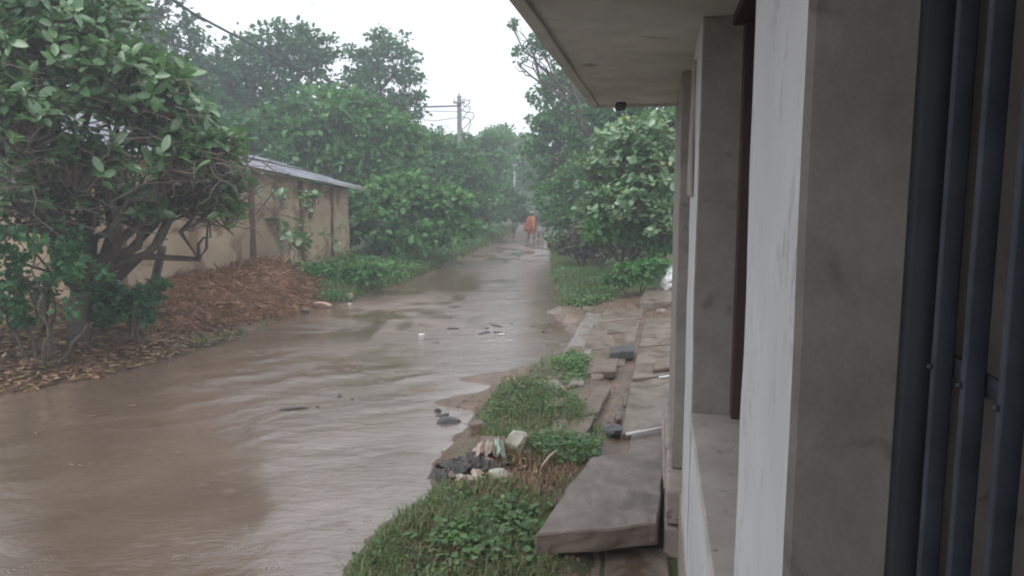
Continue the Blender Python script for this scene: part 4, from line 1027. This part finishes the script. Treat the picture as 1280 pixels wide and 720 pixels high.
weeds('weeds', scatter(rng, [(400, 380), (455, 370), (520, 342), (600, 306), (630, 288), (560, 300), (500, 318), (440, 335), (385, 358)], 5000), .45, .085, 110, 'leaf_bright', clumpy=.6)
blades('grass', scatter(rng, [(240, 425), (300, 412), (390, 380), (400, 388), (300, 425), (250, 440)], 2600), .06, .18, .004, 111)
# leaf litter on the left bank
x, y = scatter(rng, [(-60, 510), (0, 500), (120, 474), (200, 455), (300, 426), (300, 410), (200, 405), (100, 400), (-60, 410)], 11000)
z = gz(x, y); k = z > -.005; x, y, z = x[k], y[k], z[k]; n = len(x)
tag(link('leaf_litter', leaves_mesh('leaf_litter', np.stack([x, y, z + rng.uniform(.002, .03, n)], 1), unit(rng.normal(size=(n, 3)) * [1, 1, .12]), unit([0, 0, 1] + rng.normal(size=(n, 3)) * .22), rng.uniform(.05, .14, n), rng, .2, droop=.05, fold=.05), M['litter']), kind='stuff')
x, y = scatter(rng, [(600, 530), (640, 480), (700, 470), (735, 520), (690, 620), (640, 640), (590, 600)], 500)
z = gz(x, y); k = z > -.005; x, y, z = x[k], y[k], z[k]; n = len(x)
tag(link('leaf_litter', leaves_mesh('leaf_litter', np.stack([x, y, z + rng.uniform(.004, .03, n)], 1), unit(rng.normal(size=(n, 3)) * [1, 1, .25]), unit([0, 0, 1] + rng.normal(size=(n, 3)) * .45), rng.uniform(.03, .08, n), rng, .3, droop=.1), M['litter']), kind='stuff')
# mud crumbs and small gravel on paving, bars and verge
def crumbs(name, poly, n, smin, smax, seed, mat, z=.05):
    rg = np.random.default_rng(seed); x, y = scatter(rg, poly, n, z); zz = gz(x, y)
    tt2 = x * math.cos(TH) - y * math.sin(TH)
    k = zz > -.02; x, y, zz = x[k], y[k], zz[k]; n = len(x); sz = rg.uniform(smin, smax, n)[:, None, None]
    base = np.array([[1, 0, 0], [0, 1, 0], [-1, 0, 0], [0, -1, 0], [0, 0, .7]], float)[None] * (1 + .5 * rg.normal(size=(n, 5, 3)).clip(-1, 1))
    V = base * sz * .5 + np.stack([x, y, zz], 1)[:, None]
    b_ = np.arange(n)[:, None] * 5; idx = np.concatenate([b_ + [0, 1, 4], b_ + [1, 2, 4], b_ + [2, 3, 4], b_ + [3, 0, 4]], 1).ravel()
    return tag(link(name, np_mesh(name, V.reshape(-1, 3), idx, np.full(n * 4, 3)), M[mat]), kind='stuff')
blades('grass', scatter(rng, [(600, 515), (640, 480), (690, 455), (735, 470), (740, 500), (660, 510)], 700), .05, .12, .0036, 118, clumpy=1.2, lean=1.2)
crumbs('gravel', [(560, 500), (640, 462), (700, 440), (760, 470), (740, 560), (600, 620), (545, 600)], 900, .015, .06, 201, 'stone_brown')
crumbs('gravel', [(700, 385), (850, 380), (850, 440), (690, 450)], 500, .02, .07, 202, 'stone_brown')
crumbs('gravel', [(740, 480), (800, 430), (790, 540), (740, 560)], 260, .015, .05, 203, 'stone_brown')
crumbs('gravel', [(580, 640), (700, 640), (760, 740), (480, 740)], 900, .01, .04, 204, 'stone_brown')
rg = np.random.default_rng(210)
fx, fy = scatter(rg, [(395, 400), (470, 370), (600, 345), (690, 350), (690, 430), (560, 432), (440, 425)], 420, 0)
fx2, fy2 = scatter(rg, [(0, 520), (200, 470), (560, 430), (600, 470), (470, 640), (100, 720)], 30, 0)
fx, fy = np.concatenate([fx, fx2]), np.concatenate([fy, fy2]); kk = vnoise(fx * 1.1, fy * .8, 71) > .48; fx, fy = fx[kk], fy[kk]; n = len(fx)
tag(link('foam_flecks', leaves_mesh('foam_flecks', np.stack([fx, fy, np.full(n, .016)], 1), unit(rg.normal(size=(n, 3)) * [1, .4, 0] + [0, 0, .02]), unit([0, 0, 1] + rg.normal(size=(n, 3)) * .05), rg.uniform(.03, .10, n), rg, .10, droop=0, fold=.05), M['foam']), kind='stuff')
# far-off wood that closes the view (reads as one mass)
lobes = []
rngw = np.random.default_rng(5)
for k in range(46):
    xx = -75 + k * 3.4; hh = rngw.uniform(5, 9.5)
    lobes.append((xx, rngw.uniform(92, 104), hh * .5, 4.0, 4.0, hh * .62))
for k in range(16):
    lobes.append((rngw.uniform(8, 22), 36 + k * 3.6, 2.6, 3, 3, 4.2)); lobes.append((-rngw.uniform(14, 24), 44 + k * 3.4, 2.8, 3.4, 3.4, 4.4))
P, D, Nr, L = crown_leaves(rngw, lobes, 36000, .5); k = P[:, 2] > .1
tag(link('distant_woodland', leaves_mesh('distant_woodland', P[k], D[k], Nr[k], L[k], rngw), M['leaf_mid']), kind='stuff')

# ------------------------------------------------------------------ poles and wires
pt = dep(574, 120, 42); pz = gz1(pt[0], 42)
pole = tag(empty('electric_pole', (pt[0], 42, pz)), 'tall grey concrete electric pole rising above the trees with wire loops', 'electric pole')
hp = pt[2] - pz
bm = bmesh.new()
mb = MB(); V = []
for zz, w_ in ((-.3, .17), (hp, .11)): V += [(-w_, -w_ * .8, zz), (w_, -w_ * .8, zz), (w_, w_ * .8, zz), (-w_, w_ * .8, zz)]
mb.add(V, [(0, 1, 5, 4), (1, 2, 6, 5), (2, 3, 7, 6), (3, 0, 4, 7), (4, 5, 6, 7), (3, 2, 1, 0)]); mb.build('post', M['pole'], pole)
mb = MB(); mb.box(-.32, .32, -.15, -.10, hp - .42, hp - .33); mb.build('cross_arm', M['pole'], pole)
for sx in (-.27, .27, 0):
    mb = MB(); z0 = hp - .33 if sx else hp; mb.tube([(sx, -.125, z0), (sx, -.125, z0 + .05), (sx, -.125, z0 + .09), (sx, -.125, z0 + .15)], [.03, .055, .035, .045], 8); mb.build('insulator', M['pole_pale'], pole, True)
mb = MB()
rngp = np.random.default_rng(8)
for k in range(4):
    a0 = hp - .25 - k * .28; tq = np.linspace(0, 1, 14)
    mb.tube(np.stack([.12 + .55 * np.sin(tq * PI) * rngp.uniform(.6, 1.35) , rngp.uniform(-.1, .1) + 0 * tq, a0 - tq * (.5 + .25 * k) + .25 * np.sin(tq * PI) + .05 * np.sin(tq * 17 + k)], 1), .022, 5)
mb.build('wire_loop', M['wire'], pole, True)
def wire(label, pts, r, sag=.02):
    pts = [np.array(p, float) for p in pts]; out = []
    for a, b_ in zip(pts[:-1], pts[1:]):
        for q in np.linspace(0, 1, 8)[:-1]: out.append(a + (b_ - a) * q - np.array([0, 0, 1]) * sag * np.linalg.norm(b_ - a) * math.sin(PI * q) * .5)
    out.append(pts[-1]); mb = MB(); mb.tube(out, r, 6)
    return tag(mb.build('overhead_wire', M['wire'], smooth=True), label, 'wire', 'overhead wires')
topw = np.array([pt[0], 41.85, pt[2] - .55])
wire('thick dark overhead cable sweeping from the pole to the top left of the sky', [topw, dep(520, 134, 38), dep(440, 112, 34), dep(360, 80, 29.5), dep(300, 48, 26), dep(240, 16, 22.5), dep(213, -2, 21), dep(90, -80, 16), dep(-250, -260, 9)], .042, .0)
wire('thin lower overhead wire passing just under the thick cable at left', [topw - [0, 0, .3], dep(440, 138, 35), dep(330, 95, 29), dep(262, 52, 24), dep(195, 15, 20), dep(100, -50, 16), dep(-250, -220, 9)], .016, .0)
wire('lowest slack wire meeting the pole from the left', [topw - [0, 0, .62], dep(545, 151, 40), dep(520, 149, 38), dep(480, 150, 35), dep(430, 170, 32)], .016, .0)
wire('faint thin wire crossing the pale sky left of the slab', [topw + [0, 0, .4], dep(500, 92, 36), dep(440, 44, 30), dep(385, 0, 25), dep(330, -50, 21), dep(100, -260, 12)], .007, .0)
pb = dep(643, 207, 50); bz = gz1(pb[0], 50)
p2_ = tag(empty('lamp_pole', (pb[0], 50, bz)), 'thin pale pole with small fitting at the far left side of the lane', 'pole')
mb = MB(); mb.tube([(0, 0, -.2), (0, 0, 2), (0, 0, pb[2] - bz)], [.07, .06, .05], 8); mb.build('post', M['pole_pale'], p2_, True)
mb = MB(); hq = pb[2] - bz; mb.box(-.16, .2, -.06, .06, hq + .002, hq + .09); mb.build('fitting', M['pole_pale'], p2_)

# ------------------------------------------------------------------ people walking up the lane
def body(name, joints, edges, radii, mat, parent, root_i=0, sub=2):
    me = bpy.data.meshes.new(name); me.from_pydata(joints, edges, []); o = link(name, me, M[mat], parent)
    md = o.modifiers.new('skin', 'SKIN'); md.use_smooth_shade = True
    for v, r in zip(me.skin_vertices[0].data, radii): v.radius = (r, r)
    me.skin_vertices[0].data[root_i].use_root = True
    o.modifiers.new('sub', 'SUBSURF').levels = sub; o.modifiers['sub'].render_levels = sub
    return o
def person(px, py, label, tall, stride, arm, face, upper, lower, cloak, head_cloth, seed):
    p = at(px, py, 0.0); r = tag(empty('person', (p[0], p[1], -.05), face), label, 'person', 'people walking on the lane')
    k = tall / 1.7; s_ = stride
    J = [(0, 0, .93), (0, .01, 1.10), (0, .02, 1.30), (0, .0, 1.44), (0, -.02, 1.50), (0, -.04, 1.58), (0, -.045, 1.66),     # 0-6 pelvis..crown
         (.17, 0, 1.39), (.25, -.04 - arm, 1.14), (.24, -.16 - arm, .93), (.235, -.20 - arm, .86),                            # 7-10 right arm
         (-.17, 0, 1.39), (-.26, .04 + arm, 1.13), (-.27, -.02 + arm, .89), (-.27, -.05 + arm, .82),                         # 11-14 left arm
         (.10, 0, .88), (.12, -.10 * s_, .50), (.12, -.02 * s_, .09), (.125, -.15 * s_ - .06, .035),                              # 15-18 right leg
         (-.10, 0, .88), (-.13, .08 * s_, .49), (-.14, .24 * s_, .11), (-.14, .13 * s_, .035)]                                   # 19-22 left leg
    R_ = [.13, .115, .13, .06, .05, .085, .07, .062, .045, .034, .026, .062, .045, .034, .026, .088, .062, .042, .034, .088, .062, .042, .034]
    E = [(0, 1), (1, 2), (2, 3), (3, 4), (4, 5), (5, 6), (2, 7), (7, 8), (8, 9), (9, 10), (2, 11), (11, 12), (12, 13), (13, 14), (0, 15), (15, 16), (16, 17), (17, 18), (0, 19), (19, 20), (20, 21), (21, 22)]
    for h_ in (10, 14):                                  # five fingers each
        b_ = J[h_]; d_ = 1 if h_ == 10 else -1
        for q in range(4):
            J.append((b_[0] + .004 * q * d_, b_[1] - .03 + .02 * q, b_[2] - .05)); R_.append(.009); E.append((h_, len(J) - 1))
            J.append((b_[0] - .01 * d_, b_[1] - .035 + .02 * q, b_[2] - .075 - .012 * (q in (1, 2)))); R_.append(.008); E.append((len(J) - 2, len(J) - 1))
        J.append((b_[0] - .02 * d_, b_[1] - .045, b_[2] - .02)); R_.append(.009); E.append((h_, len(J) - 1))
        J.append((b_[0] - .025 * d_, b_[1] - .055, b_[2] - .05)); R_.append(.008); E.append((len(J) - 2, len(J) - 1))
    J = [tuple(c * k for c in j) for j in J]; R_ = [a * k for a in R_]
    body('body', J, E, R_, 'skin', r)
    # face features on the head
    for nm, loc, sz, mt in (('nose', (0, -.132, 1.588), (.014, .02, .022), 'skin'), ('mouth', (0, -.118, 1.548), (.026, .008, .007), 'trash_black'), ('eye', (.032, -.122, 1.612), (.012, .008, .008), 'hair'), ('eye', (-.032, -.122, 1.612), (.012, .008, .008), 'hair'), ('ear', (.086, -.035, 1.60), (.012, .02, .032), 'skin'), ('ear', (-.086, -.035, 1.60), (.012, .02, .032), 'skin')):
        bm = bmesh.new(); bmesh.ops.create_icosphere(bm, subdivisions=2, radius=1)
        for v in bm.verts: v.co = Vector([(v.co[i] * sz[i] + loc[i]) * k for i in range(3)])
        bmobj(nm, bm, M[mt], r, True)
    bm = bmesh.new(); bmesh.ops.create_icosphere(bm, subdivisions=3, radius=1)
    for v in list(bm.verts):
        if v.co.z < -.25 and v.co.y < .1: bm.verts.remove(v)
        elif v.co.z < .15 and v.co.y < -.6: bm.verts.remove(v)
    for v in bm.verts: v.co = Vector((v.co.x * .098 * k, (v.co.y * .115 - .035) * k, (v.co.z * .118 + 1.635) * k)) + mnoise.noise_vector(v.co * 5) * .006
    o = bmobj('head_cloth' if head_cloth else 'hair', bm, M[head_cloth or 'hair'], r, True); o.modifiers.new('t', 'SOLIDIFY').thickness = .012
    # garments: lofted tubes that follow the body, with folds
    def loft(nm, rings, mat, seed_, folds=9, depth=.06, n=40):
        V = []
        for (z, cx, cy, rx, ry, fd) in rings:
            for j in range(n):
                a = 2 * PI * j / n; w = 1 + fd * depth * (math.sin(a * folds + z * 3 + seed_) + .6 * math.sin(a * (folds * 2 - 3) + seed_ * 2))
                V.append(((cx + rx * w * math.cos(a)) * k, (cy + ry * w * math.sin(a)) * k, z * k))
        mb = MB(); mb.add(V, [(i * n + j, i * n + (j + 1) % n, (i + 1) * n + (j + 1) % n, (i + 1) * n + j) for i in range(len(rings) - 1) for j in range(n)])
        o = mb.build(nm, M[mat], r, True); o.modifiers.new('t', 'SOLIDIFY').thickness = .008
        return o
    if cloak:
        loft('wrap', [(1.50, 0, -.01, .085, .085, .2), (1.44, 0, 0, .16, .12, .3), (1.38, 0, 0, .22, .15, .5), (1.25, -.02, .0, .28, .19, 1.0), (1.05, -.05, .01, .30, .20, 1.6), (.85, -.07, .02, .31, .20, 2.2), (.66, -.05, .02, .26, .20, 2.6)], cloak, seed)
        loft('scarf', [(1.46, .03, -.10, .05, .04, .5), (1.30, .04, -.17, .055, .04, .8), (1.05, .04, -.22, .06, .04, 1), (.80, .04, -.25, .065, .04, 1.2)], 'saffron', seed + 1, 5, .1, 16)
    else:
        loft('shirt', [(1.47, 0, -.01, .075, .075, .1), (1.40, 0, 0, .19, .12, .2), (1.25, 0, .01, .20, .145, .4), (1.05, 0, .01, .185, .145, .6), (.84, 0, .0, .20, .155, 1)], upper, seed, 7, .04)
        for sx, iS, iE in ((1, 7, 8), (-1, 11, 12)):
            a, b_ = np.array(J[iS]), np.array(J[iE]); mb = MB(); mb.tube([a, a + (b_ - a) * .5, a + (b_ - a) * .95], [.075 * k, .07 * k, .062 * k], 10, False); o = mb.build('sleeve', M[upper], r, True)
    loft('lower_garment', [(.98, 0, 0, .175, .14, .3), (.80, 0, 0, .20, .16, .8), (.60, 0, .02 * s_, .20, .18 + .03 * s_, 1.2), (.40 if not cloak else .52, 0, .03 * s_, .21, .20 + .05 * s_, 1.5)], lower, seed + 3, 8, .05)
    return r
pa = person(664.5, 303, 'person wrapped in an orange cloth with pale head cover, walking up the lane', 1.56, 1.2, .05, .25, None, 'orange', 'orange', 'pale_cloth', 1)
pb_ = person(676, 299.5, 'person in dark shirt and pale lower cloth, half behind the orange wrapped one', 1.60, 1.3, .1, -.1, 'dark_cloth', 'grey_cloth', None, None, 4)
# bag hanging by the first walker
p = at(657.2, 300.5, .0); bm = bmesh.new(); bmesh.ops.create_icosphere(bm, subdivisions=3, radius=1)
for v in bm.verts: v.co = Vector((v.co.x * .10 * (1.1 - .4 * v.co.z), v.co.y * .07, v.co.z * .15)) + mnoise.noise_vector(v.co * 3) * .02
o = bmobj('bag', bm, M['dark_cloth'], None, True); o.location = (pa.location.x - .27, pa.location.y - .06, .60)
bpy.data.objects.remove(o)

# ------------------------------------------------------------------ monsoon haze (air)
hz, t, b, o_ = new_mat('haze'); t.nodes.remove(b)
pv = t.nodes.new('ShaderNodeVolumePrincipled'); pv.inputs['Color'].default_value = (.90, .95, 1.0, 1); pv.inputs['Density'].default_value = HAZE; pv.inputs['Anisotropy'].default_value = .2
t.links.new(pv.outputs[0], o_.inputs['Volume'])
mb = MB(); mb.box(-126, 126, -36, 156, -1.6, 19.0); haze = mb.build('haze', hz); tag(haze, kind='stuff')
